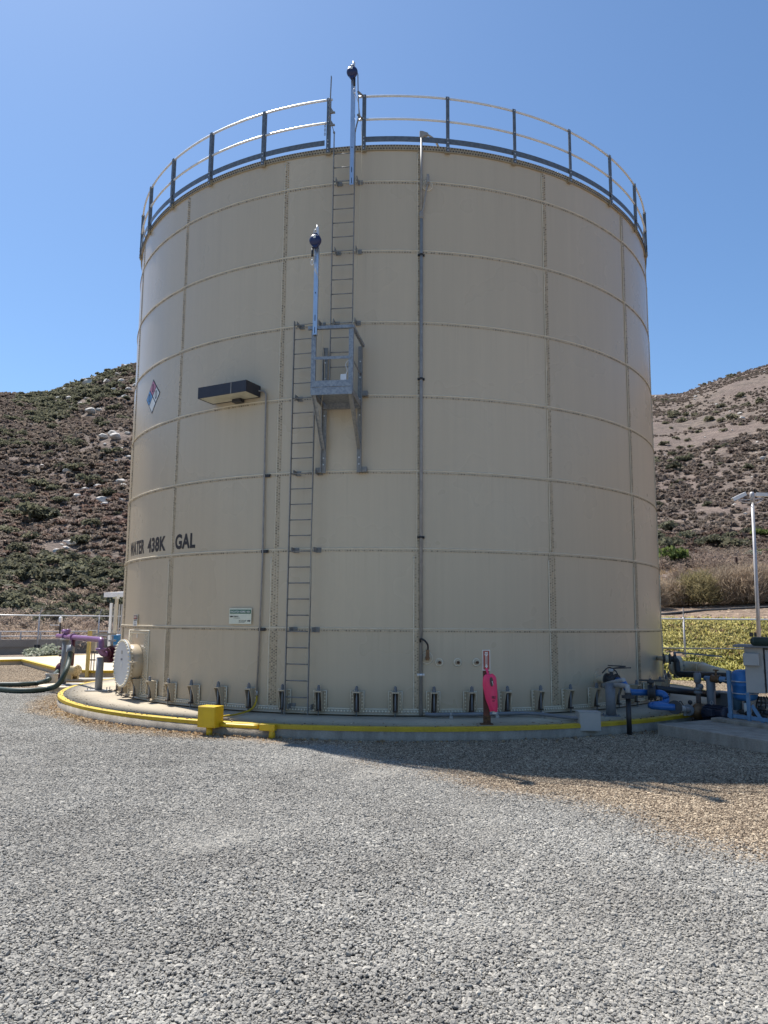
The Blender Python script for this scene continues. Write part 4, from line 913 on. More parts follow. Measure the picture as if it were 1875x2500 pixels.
q = MB(); q.box(S(0, 0, .004), (.050, .0008, .150), (vx, vy, UZ)); q.build('red_field', M_SIGNR, bd)
q = MB(); q.add([S(-.022, .118, .006), S(-.022, .135, .006), S(0, .125, .006), S(.022, .135, .006), S(.022, .118, .006), S(.028, .08, .006), S(.014, .075, .006), S(.014, -.09, .006), S(.028, -.09, .006), S(0, -.13, .006), S(-.028, -.09, .006), S(-.014, -.09, .006), S(-.014, .075, .006), S(-.028, .08, .006)], [tuple(range(14))]); q.build('white_arrow', M_SIGNW, bd)
q = MB(); text_flat(q, 'FIRE', S(-.02, .090, .008), vx, UZ, .026, width=.04); q.box(S(0, -.0, .007), (.005, .0004, .065), (vx, vy, UZ)); q.build('lettering', M_SIGNR, bd)
# cover: a soft vinyl hood hung on the post, widest at the shoulder, drawn in at the hem
zc0, zc1 = at(1187, 1736, (pp-EYEP).dot(FH)-.12).z, at(1187, 1645, (pp-EYEP).dot(FH)-.12).z
cc = pp-vy*.15+vx*.055; cc.z = 0
cov = thing('extinguisher_cover', 'fluorescent pink vinyl fire extinguisher cover hung on the rusty post', 'fire extinguisher cover', cc+UZ*zc0)
rows = [(0.0, -.020, .098, .045), (.06, -.034, .100, .05), (.16, -.055, .101, .055), (.30, -.085, .100, .06), (.5, -.115, .098, .066), (.70, -.132, .095, .068), (.84, -.134, .090, .064), (.92, -.126, .080, .055), (.97, -.098, .058, .04), (1.0, -.055, .02, .02)]
H = zc1-zc0; n = 30; vs = []
for (t, xl, xr, dp) in rows:
    prof = []                                                 # front face, a crease, then the side turned away; the back hangs against the post
    for i in range(16):
        u = i/15; x = xl+(xr-xl)*u; y = -dp*(math.sin(PI*min(u/.66, 1)*.5+.25) if u < .66 else (1-.62*((u-.66)/.34)))
        y += .010*math.sin(u*9+t*7)*math.sin(t*11+u*4)+.006*math.sin(u*17-t*13)
        prof.append((x+.004*math.sin(t*16+u*5), y))
    for i in range(14):
        u = 1-(i+1)/15; x = xl+(xr-xl)*u; prof.append((x, .03*math.sin(PI*u)))
    for (x, y) in prof: vs.append(cc+UZ*(zc0+H*t+.008*math.sin(x*60))+vx*x+vy*y)
q = MB(); q.add(vs, [(i*n+j, i*n+(j+1) % n, (i+1)*n+(j+1) % n, (i+1)*n+j) for i in range(len(rows)-1) for j in range(n)]+[tuple((len(rows)-1)*n+j for j in range(n))], True); cs = q.build('hood', M_PINK, cov)
q = MB(); yv = lambda u, v: cc+UZ*(zc0+H*v)+vx*u-vy*.082
q.add([yv(.0+.027*math.cos(a)-.006*math.sin(a), .80+.13*math.sin(a)) for a in [2*PI*i/20 for i in range(20)]], [tuple(range(20))]); wi = q.build('window', mat('clear_vinyl_window', (0.03, 0.02, 0.03), (0.06, 0.04, 0.05), rough=0.12, scale=20), cs)
q = MB(); q.add([yv(.014, .82)-vy*.003, yv(.024, .74)-vy*.003, yv(.024, .69)-vy*.003, yv(.004, .82)-vy*.003], [(0, 1, 2, 3)]); q.build('gauge_tag', M_SIGNW, cs)
q = MB(); text_flat(q, 'FIRE', yv(.002, .345)-vy*.004, vx, UZ, .062, width=.06, bold=.015); text_flat(q, 'EXT', yv(.012, .27)-vy*.005, vx, UZ, .036, width=.04, bold=.015); q.build('lettering', M_SIGNK, cs)
q = MB(); q.bar(cc+UZ*(zc1-.02)-vx*.04, Vector((pp.x, pp.y, zc1+.09))-vy*.05, .035, .004, vx); q.build('strap', M_PINK, cov)
q = MB(); q.box(cc+UZ*(zc0-.02)+vx*.05, (.03, .01, .022), (vx, vy, UZ)); q.build('hem_tag', M_SIGNW, cov)

# grey conduit lying along the pad to the grey junction box
gb = gz(1437, 1797, GZ); ga = phi_of(gb); A = rad(ga); X = tng(ga)
g0 = gb
cdx = thing('pad_conduit', 'grey conduit lying along the pad below the tank towards the grey box', 'conduit', onpad(1040, 1752))
rr = TANK_R+.24; zc_ = PZ+.06
pts = smooth_path([pol(5.0, rr-.02, zc_+.01), pol(6.2, rr, zc_)] + [pol(p, rr, zc_) for p in np.arange(8, 19, 2)] + [pol(20, rr+.06, zc_), pol(21.6, rr+.22, zc_-.005), pol(22.9, rr+.62, zc_-.01), pol(23.6, PAD_R-.05, zc_)], 4)
q = MB(); q.tube(pts, .030, 10); q.build('pipe', M_GREYD, cdx)
for p in (8.6, 15.4, 21.8):
    q = MB(); c = pol(p, rr+(.2 if p > 20 else 0), zc_); q.box(c-UZ*.04, (.03, .05, .02), (tng(p), rad(p), UZ)); q.lathe(c, tng(p), [(.036, -.015), (.036, .015)], 10); q.build('strap', M_GREY, cdx)
jb = thing('grey_junction_box', 'grey steel junction box on a short stub beside the pad edge', 'junction box', g0)
X = vx; A = -vy; c = g0+UZ*(at(1437, 1763, (g0-EYEP).dot(FH)).z-GZ)
c += UZ*.02; q = MB(); q.box(c, (.175, .13, .150), (X, A, UZ)); bx = q.build('box', M_GREY, jb, bevel=.008)
q = MB(); q.box(c+UZ*.153, (.18, .135, .006), (X, A, UZ)); q.box(c+A*.134, (.168, .004, .14), (X, A, UZ)); q.build('lid', M_GREY, jb, bevel=.004)
q = MB(); q.rod(g0-UZ*.05-X*.03, c-UZ*.16-X*.03, .035, 10); q.rod(g0-UZ*.05+X*.05-A*.05, c-UZ*.16+X*.05-A*.05, .025, 10); q.build('stub', M_GREYD, jb)

# ================================================================== RIGHT: BLUE PUMP PIPEWORK OFF THE TANK
D_ = lambda p: (Vector(p)-EYEP).dot(FH)
noz = cyl(1460, 1657, TANK_R+.02); pn = phi_of(noz); An = rad(pn); Xn = tng(pn)
bl = thing('blue_suction_pipe', 'bright blue water pipe with a hand valve bending from the tank to the pump', 'pipe', noz)
q = MB(); q.lathe(noz, An, [(.13, -.01), (.13, .02), (.07, .025), (.07, .16), (.115, .165), (.115, .195), (.0, .195)], 20, False); q.build('tank_nozzle', M_TANK, bl)
a0 = noz+An*.20; dn = D_(noz)
k1_ = noz+An*.42; dk = D_(k1_)
q = MB(); q.lathe(noz+An*.20, An, [(.0, 0), (.115, 0), (.115, .03), (.08, .03), (.09, .12), (.075, .2), (.115, .2), (.115, .23), (0, .23)], 20, False); q.rod(noz+An*.31, noz+An*.31+UZ*.15, .035, 10); q.build('gate_valve', M_IRON, bl)
b0 = noz+An*.43; b1 = at(1521, 1652, D_(b0)-.25); b1.z = b0.z
b2 = at(1548, 1690, D_(b1)-.20); zz2 = b2.z; b1d = Vector((b2.x-.06, b2.y, b0.z))
b3 = at(1585, 1690, D_(b2)-.05); b3.z = zz2; b4 = at(1622, 1690, D_(b2)-.15); b4.z = zz2
b5 = b4 + Vector((0.0, -.03, 0)); b5.z = at(1622, 1718, D_(b4)).z
b6 = at(1588, 1720, D_(b4)-.30); b6.z = b5.z; b7 = at(1597, 1724, D_(b4)-.42); b7.z = b5.z
b8 = at(1648, 1727, D_(b7)-.10)
q = MB(); q.tube(pipe_path([b0, Vector((b1.x, b1.y, b0.z)), Vector((b2.x-.10, b2.y, zz2)), b3], .10), .056, 12); q.build('pipe', M_BLUEP, bl)
dv = (b4-b3).normalized()
q = MB(); q.lathe(b3+dv*.03, dv, [(0, -.05), (.13, -.05), (.13, -.02), (.10, -.02), (.10, .05), (.13, .05), (.13, .08), (0, .08)], 20, False); q.rod(b3+dv*.03, b3+dv*.03+UZ*.20, .028, 8); q.build('butterfly_valve', M_IRON, bl)
q = MB(); hc = b3+dv*.03+UZ*.21; q.bar(hc-dv*.20, hc+dv*.24, .03, .018, UZ); q.lathe(hc-UZ*.02, UZ, [(.06, -.03), (.06, .02)], 10); q.build('valve_handle', M_IRON, bl)
q = MB(); q.tube(pipe_path([b3+dv*.10, b4+dv*.02, Vector((b4.x+.02, b4.y-.02, b5.z)), b6, b7, b8], .11), .060, 12); q.build('pipe', M_BLUEP, bl)
hv = noz+An*.31+UZ*.17
q = MB(); q.lathe(hv, UZ, [(.05, -.03), (.06, .0), (.05, .03), (0, .035)], 12); q.build('valve_cap', M_PVC, bl)
q = MB()
for a in (0.15, -0.2): q.bar(hv+UZ*.035-Xn*.0, hv+UZ*.06+vx*.32-vy*a, .02, .016, UZ)
q.bar(hv+UZ*.09-vx*.06, hv+UZ*.075+vx*.27, .022, .014, UZ); q.build('valve_handle', M_IRON, bl)
q = MB(); q.tube(smooth_path([noz+An*.2+UZ*.12-Xn*.12, noz+An*.25+UZ*.22, noz+An*.40+UZ*.17, noz+An*.45+UZ*.1]), .012, 6); q.build('cable', M_BLACK, bl)
sup = onpad(1492, 1748)
q = MB(); zs_ = at(1492, 1668, D_(sup)).z; q.rod(sup, Vector((sup.x, sup.y, zs_)), .085, 14); q.build('support_column', M_GREYD, bl)
q = MB(); q.box(sup+UZ*.006, (.14, .12, .007), (vx, vy, UZ)); q.build('base_plate', M_GREYD, bl)
d = MB()
for u in (-.11, .11):
    for w in (-.09, .09): d.hexbolt(sup+vx*u+vy*w+UZ*.012, UZ, .014, .025)
tag(d.build('bolts', M_GREYD, bl), kind='stuff')
# grey drain line ending in a black downpipe
blk = gz(1537, 1795, GZ); db = D_(blk)
dr = thing('grey_drain_pipe', 'grey drain pipes with an elbow onto a black upright pipe beside the pad', 'pipe', blk)
zt = at(1533, 1700, db).z; top = Vector((blk.x, blk.y, zt))
s0 = noz+An*.12-UZ*.12-Xn*.03; s0b = noz+An*.15-UZ*.02+Xn*.02
zp = at(1530, 1676, db).z
q = MB(); q.tube(pipe_path([s0, Vector((s0.x*.3+top.x*.7, s0.y*.3+top.y*.7, zp-.01)), Vector((top.x, top.y, zp)), top+UZ*.03], .07), .040, 12); q.build('pipe', M_PVC, dr)
e_ = noz+An*.62+Xn*.35; q = MB(); q.tube(pipe_path([s0+UZ*.02, Vector((top.x+.03, top.y+.3, zp+.09))], .05), .034, 12); q.build('pipe', M_PVC, dr)
q = MB(); q.lathe(top, UZ, [(0, -.03), (.105, -.03), (.105, -.012), (.105, .012), (.055, .014), (.055, .06)], 18, False); q.build('flange', M_IRON, dr)
q = MB(); q.rod(blk-UZ*.06, top-UZ*.02, .042, 12); q.build('black_downpipe', M_BLACK, dr)
q = MB(); q.lathe(s0+(Vector((top.x, top.y, zp))-s0)*.12, (Vector((top.x, top.y, zp))-s0), [(.045, -.04), (.05, -.03), (.05, .03), (.045, .04)], 12); q.build('coupling', M_PVC, dr)

# concrete plinth with its raised kerb
K0 = gz(1606, 1795, GZ); K1 = gz(1880, 1842.5, GZ); u_ = (K1-K0); u_.z = 0; u_.normalize(); v_ = Vector((-u_.y, u_.x, 0))
if v_.dot(FH) < 0: v_ = -v_
ztop = at(1607, 1766.5, D_(K0)).z; hpl = ztop-GZ
pl = thing('concrete_plinth', 'long grey concrete plinth with a raised kerb carrying the pump and cabinet', 'plinth', K0)
q = MB(); q.prism([K0-UZ*.1, K0+u_*6-UZ*.1, K0+u_*6+v_*3.2-UZ*.1, K0+v_*3.2-UZ*.1], UZ*(hpl+.1)); q.build('slab', M_CONC2, pl, bevel=.012)
kb = gz(1668, 1751, ztop); kv = (kb-K0).dot(v_)
q = MB(); q.box(K0+u_*3.05+v_*(kv+.12)+UZ*(hpl+.028), (2.9, .12, .03), (u_, v_, UZ)); q.build('raised_kerb', M_CONC2, pl, bevel=.01)
PLZ = ztop
def onpl(px, py, z=PLZ+.06): return gz(px, py, z)
def pv(px, py, P0):
    """point seen at px,py on the upright plane through P0 that runs along the plinth"""
    d = ray(px, py); nrm = v_; t = (Vector(P0)-EYEP).dot(nrm)/d.dot(nrm); return EYEP+d*t
# pump set
pm0 = K0+v_*(kv+.52)+UZ*hpl
def PV(px, py): return pv(px, py, pm0)
pump = thing('pump', 'navy electric motor and bronze pump casing on the plinth behind the kerb', 'pump', PV(1715, 1758))
ca, cb_ = PV(1722, 1739), PV(1779, 1746); ax = Vector((u_.x, u_.y, 0)); L_m = (cb_-ca).dot(ax); rm = .135
q = MB(); q.lathe(ca, ax, [(0, 0), (rm*.9, 0), (rm, .04), (rm, L_m*.86), (rm*1.04, L_m*.88), (rm*.9, L_m), (rm*.5, L_m+.02), (0, L_m+.02)], 20); mo = q.build('motor', M_NAVYMOTOR, pump)
d = MB()
for i in range(16):
    a = 2*PI*i/16; dd = v_*math.cos(a)+UZ*math.sin(a); d.box(ca+ax*(L_m*.45)+dd*(rm+.008), (L_m*.38, .003, .012), (ax, dd.cross(ax), dd))
d.build('cooling_fins', M_NAVYMOTOR, mo)
d = MB(); c = ca+ax*(L_m*.5)-v_*(rm+.03)+UZ*.03; d.box(c, (.07, .05, .06), (ax, v_, UZ)); d.build('terminal_box', M_NAVYMOTOR, mo, bevel=.006)
d = MB(); d.tube([ca+ax*(L_m*.3)+UZ*(rm+.045)+ax*.028*math.cos(a)+UZ*.03*math.sin(a) for a in [2*PI*i/12 for i in range(12)]], .009, 6, closed=True); d.build('lifting_eye', M_PVC, mo)
q = MB(); vc = PV(1707, 1738); q.lathe(vc, ax, [(0, -.07), (.10, -.07), (.155, -.04), (.165, .0), (.155, .04), (.10, .07), (.09, .12), (.12, .13), (.12, .16), (0, .16)], 22); q.build('volute', M_BRASS, pump)
q = MB(); f0 = PV(1694, 1736); q.lathe(f0, ax, [(0, -.05), (.085, -.05), (.085, -.02), (.06, -.02), (.06, .06)], 16, False); q.build('suction_flange', M_IRON, pump)
q = MB(); q.box(ca+ax*(L_m*.4)-UZ*(rm+.03), (L_m*.5+.15, .13, .03), (ax, v_, UZ)); q.build('base_frame', M_IRON, pump)
q = MB(); zz = vc+UZ*.10
r1 = PV(1703, 1640); q.rod(vc+UZ*.12, Vector((vc.x, vc.y, r1.z)), .042, 12); rz = q.build('discharge_riser', mat('aged_brown_pipe', (0.13, 0.10, 0.10), (0.19, 0.16, 0.15), rough=0.6, scale=14), pump)
d = MB()
for py in (1682, 1690): p = PV(1704, py); d.lathe(Vector((vc.x, vc.y, p.z)), UZ, [(.05, -.03), (.075, -.02), (.075, .02), (.05, .03)], 14)
p = PV(1706, 1676); d.ball(Vector((vc.x+.03, vc.y-.03, p.z)), .06, 12, 8); p = PV(1703, 1655); d.lathe(Vector((vc.x, vc.y, p.z)), UZ, [(.045, -.09), (.065, -.08), (.065, .08), (.045, .09)], 12); d.build('check_valve', M_GREYD, rz)
# suction spool between the blue pipe and the pump
sp0 = thing('suction_spool', 'grey pipe spool with dark flanges between the blue pipe and the pump', 'pipe', b8)
q = MB(); e1_ = PV(1692, 1736); dv = (e1_-b8).normalized(); q.rod(b8, e1_, .055, 12); q.build('pipe', M_PVC, sp0)
q = MB(); q.lathe(b8, dv, [(0, -.03), (.115, -.03), (.115, .03), (.06, .03)], 18, False); q.build('flange', M_IRON, sp0)
q = MB(); q.lathe(b8+dv*((e1_-b8).length*.72), dv, [(.06, -.02), (.10, -.02), (.10, .03), (.06, .03)], 18, False); q.build('flange', M_GREYD, sp0)
q = MB(); q.lathe(b8+dv*((e1_-b8).length*.45), dv, [(.06, -.03), (.062, -.03), (.062, .03), (.06, .03)], 18, False); q.build('coupling', M_GREYD, sp0)
q = MB(); c = b8+dv*((e1_-b8).length*.25)+UZ*.055; q.tube(smooth_path([c, c+UZ*.06, c+dv*.15+UZ*.06, c+dv*.35-UZ*.02]), .009, 6); q.build('sensing_line', M_IRON, sp0)
q = MB(); c = b8+dv*((e1_-b8).length*.85)+UZ*.07; q.rod(c, c+UZ*.05, .012, 8); q.ball(c+UZ*.075, .042, 12, 8); q.build('gauge', M_IRON, sp0)
q = MB(); c = b8+dv*((e1_-b8).length*.5); q.box(Vector((c.x, c.y, (c.z+PZ)/2-.02)), (.02, .02, max(.02, (c.z-PZ)/2-.03)), (vx, vy, UZ)); q.build('leg', M_GREYD, sp0)

# blue frame, pressure tank, cabinet
fr0 = K0+v_*(kv+.36)+UZ*hpl
def FV(px, py): return pv(px, py, fr0)
bf = thing('blue_steel_frame', 'light blue steel frame with a slanted brace holding the cabinet on the plinth', 'frame', FV(1790, 1762))
def colm(px, y0, y1, w=.05, pxt=None):
    b = FV(px, y1); t = FV(pxt or px, y0); t = Vector((b.x, b.y, t.z)); q = MB(); q.box((b+t)/2-ax*w*.5, (.004, w, (t.z-b.z)/2), (ax, v_, UZ)); q.box((b+t)/2-v_*w*.9, (w*.6, .004, (t.z-b.z)/2), (ax, v_, UZ)); return q.build('upright', M_BLUEF, bf)
colm(1789, 1638, 1764, .055); colm(1834, 1690, 1772, .05)
q = MB(); q.bar(FV(1836, 1722), FV(1872, 1775)-v_*.02, .06, .01, ax); q.build('brace', M_BLUEF, bf)
q = MB(); p0_, p1_ = FV(1780, 1765), FV(1880, 1783); q.bar(Vector((p0_.x, p0_.y, PLZ+.09)), Vector((p1_.x, p1_.y, PLZ+.09))+ax*1.0, .06, .06, UZ); q.build('base_rail', M_BLUEF, bf)
q = MB(); p0_ = FV(1779, 1660)+v_*.25; p1_ = FV(1778, 1735)+v_*.25; q.rod(Vector((p1_.x, p1_.y, p1_.z)), Vector((p1_.x, p1_.y, p0_.z)), .075, 12); q.build('rear_column', mat('teal_grey_paint', (0.09, 0.17, 0.24), (0.07, 0.14, 0.2), rough=0.5), bf)
tkb = pv(1818, 1672, fr0+v_*.30); zt_, zb_ = at(1815, 1634, D_(tkb)).z, at(1815, 1712, D_(tkb)).z
pt_ = thing('pressure_tank', 'upright blue pressure tank strapped inside the blue frame', 'pressure tank', Vector((tkb.x, tkb.y, zb_)))
H_ = zt_-zb_; rT = .205; c = Vector((tkb.x+.0, tkb.y, zb_))
q = MB(); q.lathe(c, UZ, [(0, 0), (rT*.5, .01), (rT*.86, .04), (rT, .09), (rT, H_*.5-.005), (rT+.006, H_*.5), (rT, H_*.5+.005), (rT, H_-.09), (rT*.86, H_-.035), (rT*.5, H_-.008), (0, H_)], 28); q.build('vessel', M_BLUET, pt_)
for py in (1663, 1692):
    z = at(1815, py, D_(tkb)).z
    q = MB(); q.tube([Vector((c.x+(rT+.006)*math.cos(a), c.y+(rT+.006)*math.sin(a), z)) for a in [2*PI*i/28 for i in range(28)]], .009, 6, closed=True); q.rod(Vector((c.x, c.y, z))-v_*(rT+.01)-ax*.25, Vector((c.x, c.y, z))-v_*(rT+.015)+ax*.12, .009, 6); q.build('strap', M_BRIGHT, pt_)
q = MB(); q.rod(c-UZ*.22, c+UZ*.02, .022, 8); q.lathe(c-UZ*.08, UZ, [(.02, -.04), (.04, -.03), (.04, .03), (.02, .04)], 8); q.build('connection', M_IRON, pt_)
# small pipework under the tank
uq = thing('plinth_pipework', 'tangle of small grey and white pipes on the plinth below the blue tank', 'pipe', c-UZ*.3)
q = MB()
for (x0, y0, x1, y1, dd) in ((1800, 1738, 1875, 1748, .25), (1800, 1752, 1880, 1760, .15), (1838, 1735, 1885, 1742, .5), (1850, 1715, 1885, 1716, .5)): q.rod(pv(x0, y0, fr0+v_*dd), pv(x1, y1, fr0+v_*dd), .022, 8)
q.build('pipe', M_GREYD, uq)
q = MB(); 
for (px, y0, y1) in ((1821, 1716, 1742),): b = pv(px, y1, fr0+v_*.22); t = pv(px, y0, fr0+v_*.22); q.rod(b, Vector((b.x, b.y, t.z)), .028, 10)
q.build('white_pipe', M_SIGNW, uq)
q = MB()
for (px, py) in ((1812, 1738), (1826, 1742), (1845, 1744), (1866, 1748), (1872, 1740), (1858, 1730)): q.lathe(pv(px, py, fr0+v_*.22), ax, [(.02, -.05), (.042, -.04), (.042, .04), (.02, .05)], 10)
q.build('valve', M_IRON, uq)
q = MB()
for k in range(4): a = pv(1853+k*6, 1700, fr0+v_*.4); b = pv(1850+k*7, 1742, fr0+v_*.4); q.tube(smooth_path([a, (a+b)/2+ax*.04*(k-1), b]), .012, 6)
q.build('cable', M_BLACK, uq)
q = MB(); q.box(pv(1868, 1706, fr0+v_*.5), (.18, .02, .03), (ax, v_, UZ)); q.box(pv(1872, 1724, fr0+v_*.5), (.2, .02, .02), (ax, v_, UZ)); q.build('bracket', M_PVC, uq)
# control cabinet: two faces seen, the near one with a small box on it
c0 = pv(1816, 1580, fr0-v_*.06); dC = D_(c0)
zt_, zb_ = c0.z, at(1818, 1691, dC).z
cab = thing('control_cabinet', 'grey control cabinet with a pale door held over the blue pressure tank', 'cabinet', Vector((c0.x, c0.y, zb_)))
A0 = Vector((c0.x, c0.y, 0)); A1 = at(1862, 1580, dC-.16); A1.z = 0; e_u = (A1-A0).normalized(); wC = (A1-A0).length; e_v = Vector((-e_u.y, e_u.x, 0))
if e_v.dot(FH) < 0: e_v = -e_v
B = lambda u, v, z: A0+e_u*u+e_v*v+UZ*z
hC = zt_-zb_
q = MB(); q.box(B(wC/2, .30, (zt_+zb_)/2), (wC/2, .30, hC/2), (e_u, e_v, UZ)); cs = q.build('body', M_GREY, cab, bevel=.006)
q = MB(); q.box(B(wC+.006, .02, (zt_+zb_)/2), (.006, .02, hC/2), (e_u, e_v, UZ)); q.build('door_seal', M_BLACK, cab)
q = MB(); q.box(B(wC+.60, .06, (zt_+zb_)/2-.01), (.58, .05, hC/2-.02), (e_u, e_v, UZ)); q.build('door', M_DOOR, cab, bevel=.01)
q = MB(); q.box(B(wC+.6, .36, (zt_+zb_)/2), (.6, .24, hC/2), (e_u, e_v, UZ)); q.build('rear_body', M_GREY, cab)
for k in range(3):
    q = MB(); q.rod(B(wC+.008, -.005, zt_-hC*(.22+.3*k)-.03), B(wC+.008, -.005, zt_-hC*(.22+.3*k)+.03), .009, 8); q.build('hinge', M_IRON, cab)
q = MB(); zz = at(1837, 1609, dC).z; q.box(B(wC*.40, -.06, zz), (wC*.42, .07, at(1837, 1594, dC).z-zz), (e_u, e_v, UZ)); q.build('side_box', M_GREY, cab, bevel=.012)
q = MB(); q.box(B(wC+.3, .2, zt_+.02), (wC*.5+.6, .32, .02), (e_u, e_v, UZ)); q.build('top_cap', M_GREYD, cab, bevel=.004)
hs_ = thing('hose_roll', 'dark green hose lying across the top of the control cabinet', 'hose', B(.3, .1, zt_+.04))
q = MB(); p0_ = at(1843, 1566, dC-.2); q.tube([p0_, p0_+e_u*.4, p0_+e_u*1.2], .075, 14); q.ball(p0_, .075, 14, 8); q.build('hose', M_HOSE, hs_)
# grey box behind the pump and long black pipes
gbx = pv(1770, 1718, fr0+v_*1.1); 
t = thing('grey_equipment_box', 'low grey box behind the pump where the lower black pipe ends', 'box', Vector((gbx.x, gbx.y, PLZ)))
q = MB(); q.box(gbx-UZ*.02, (.26, .18, .23), (ax, v_, UZ)); q.build('box', M_GREYD, t, bevel=.008)
q = MB(); q.box(gbx+UZ*.214, (.265, .185, .008), (ax, v_, UZ)); q.build('lid', M_GREY, t)

# ================================================================== RIGHT: OUTLET PIPE FROM THE FAR SIDE OF THE TANK
on = pol(66, TANK_R, .50); dO = D_(on)
ot = thing('tan_outlet_pipe', 'fat tan outlet pipe with a bolted flange leaving the right side of the tank', 'pipe', on)
f1 = at(1655, 1625, dO-.1); zO = .58
f1.z = zO; d1 = Vector((1, -.10, 0)).normalized()
s_ = Vector((TANK_R*math.sin(R(72)), f1.y+.08, zO))
q = MB(); q.tube([s_, f1-d1*.03], .17, 20); q.build('nozzle', M_TANK, ot)
q = MB(); q.lathe(f1, d1, [(.12, -.05), (.24, -.05), (.24, -.005), (.24, .005), (.24, .05), (.12, .05)], 26, False); fl_ = q.build('flange', M_TANPIPE, ot)
d = MB()
for i in range(14):
    a = 2*PI*i/14; c = f1+(UZ*math.cos(a)+Vector((-d1.y, d1.x, 0))*math.sin(a))*.205; d.hexbolt(c+d1*.05, d1, .02, .03); d.hexbolt(c-d1*.05, -d1, .02, .03)
tag(d.build('flange_bolts', M_GREYD, fl_), kind='stuff')
f2 = at(1706, 1626, dO-.25); f2.z = zO; f3 = at(1790, 1649, dO-3.4); f3.z = zO-.02
q = MB(); q.tube(pipe_path([f1+d1*.04, f2, f3], .30), .125, 18); q.build('pipe', M_TANPIPE, ot)
dd = (f3-f2).normalized(); q = MB(); q.lathe(f2+dd*.42, dd, [(.12, -.03), (.145, -.03), (.145, .03), (.12, .03)], 20, False); q.build('coupling', M_TANPIPE, ot)
q = MB(); c = f2+dd*1.2; q.rod(Vector((c.x, c.y, GZ-.05)), Vector((c.x, c.y, zO-.1)), .09, 12); q.build('support_post', M_GREYD, ot)
# black pipe beside it, valves near the tank
tp = at(1606, 1611, dO-.35); tp = pol(60, TANK_R, tp.z)
bp2 = thing('black_pipe', 'black pipe with valves dropping in front of the tan outlet pipe', 'pipe', tp)
v0 = at(1610, 1609, dO-1.0); v1 = at(1628, 1609, dO-1.0); v2 = at(1652, 1609, dO-1.05); v3 = at(1655, 1646, dO-1.1); v4 = at(1705, 1647, dO-1.6); v5 = at(1790, 1652, dO-3.6)
v0.z = v1.z = v2.z
q = MB(); q.rod(pol(61, TANK_R-.05, v1.z), v1, .05, 12); q.build('nozzle', M_TANK, bp2)
q = MB(); q.tube(pipe_path([v1, v2, v3, v4, v5], .09), .062, 12); q.build('pipe', M_BLACK, bp2)
dv = (v2-v1).normalized()
for k, (x, w, r_) in enumerate(((-.06, .03, .11), (.0, .06, .085), (.06, .03, .11), (.16, .05, .10))):
    q = MB(); q.lathe(v1+dv*x, dv, [(0, -w/2), (r_, -w/2), (r_, w/2), (0, w/2)], 16, False); q.build('valve_body' if k % 2 else 'flange', M_IRON if k != 1 else M_TANPIPE, bp2)
q = MB(); h0 = v1+dv*.16+UZ*.14; q.rod(v1+dv*.16, h0, .03, 8); q.bar(h0, at(1763, 1603, dO-1.5), .03, .03, UZ); q.bar(h0-dv*.22, h0+dv*.12+UZ*.01, .05, .012, vy); q.build('valve_lever', M_GREYD, bp2)
# lower black pipe
w0 = at(1600, 1681, D_(b3)+.5); w1 = at(1752, 1697, D_(gbx)-.1)
q = MB(); tube_r = .062; q.tube([w0, w1], tube_r, 12); tag(q.build('black_pipe', M_BLACK, None, w0), 'straight black pipe lying low behind the blue valve', 'pipe')
# horizontal blue-grey line with bronze valve behind the pump
hl = thing('blue_grey_pipe', 'horizontal blue-grey pipe with a bronze valve behind the pump riser', 'pipe', PV(1740, 1658))
h0, h1 = PV(1708, 1657)+v_*.15, PV(1782, 1661)+v_*.15
q = MB(); q.rod(h0, h1, .05, 12); q.build('pipe', M_BLUEF, hl)
c = h0+(h1-h0)*.37; dd = (h1-h0).normalized()
q = MB(); q.lathe(c, dd, [(.05, -.09), (.08, -.08), (.055, -.05), (.075, 0), (.055, .05), (.08, .08), (.05, .09)], 14); q.rod(c, c+UZ*.16, .018, 8); q.lathe(c+UZ*.16, UZ, [(.05, -.012), (.05, .012)], 12); q.build('bronze_valve', M_BRASS, hl)
c = h0+(h1-h0)*.86; q = MB(); q.lathe(c, dd, [(.05, -.07), (.08, -.06), (.08, -.03), (.06, -.03), (.06, .05), (.085, .05), (.085, .08)], 14); q.build('flange', M_IRON, hl)
c = h0+(h1-h0)*.17; q = MB(); q.rod(Vector((c.x, c.y, PLZ-.1)), c, .075, 12); q.build('support_leg', M_GREYD, hl)

# ================================================================== LEFT: SLAB, PURPLE PIPE, PUMP, HOSES
def gp(px, py, z=GZ): return gz(px, py, z)
SZ = -0.09
s1, s2, s3 = gz(55, 1609.5, SZ), gz(150, 1633, SZ), gz(226, 1637.5, SZ)
slab = thing('concrete_slab', 'pale concrete slab with yellow edges behind the purple pipe', 'slab', s1)
far = [gz(232, 1597, SZ)+Vector((9, 4, 0)), gz(232, 1597, SZ), gz(97, 1603, SZ), gz(0, 1608, SZ)+Vector((-6, -2, 0)), gz(0, 1612.5, SZ)+Vector((-3, -2, 0))]
s4 = s3+(s3-s2).normalized()*6+Vector((0, 1.5, 0)); s4 = Vector((-4.5, s3.y+2.2, SZ)); s3e = Vector((-5.5, gz(280, 1634, SZ).y, SZ))
outl = [s1, s2, s3, s3e, Vector((-4, 14, SZ))]+far
q = MB(); q.prism([p-UZ*.5 for p in outl], UZ*.5); q.build('slab_body', M_CONC3, slab)
def strip(pts, w, name):
    q = MB()
    for a, b in zip(pts, pts[1:]):
        d = (b-a).normalized(); n = Vector((-d.y, d.x, 0)); q.box((a+b)/2-UZ*.03, ((b-a).length/2+.02, w, .036), (d, n, UZ))
    q.build(name, M_YELW, slab)
strip([far[-1], s1, s2, s3, s3e], .07, 'yellow_edge'); strip([far[2], far[1]], .07, 'yellow_edge')
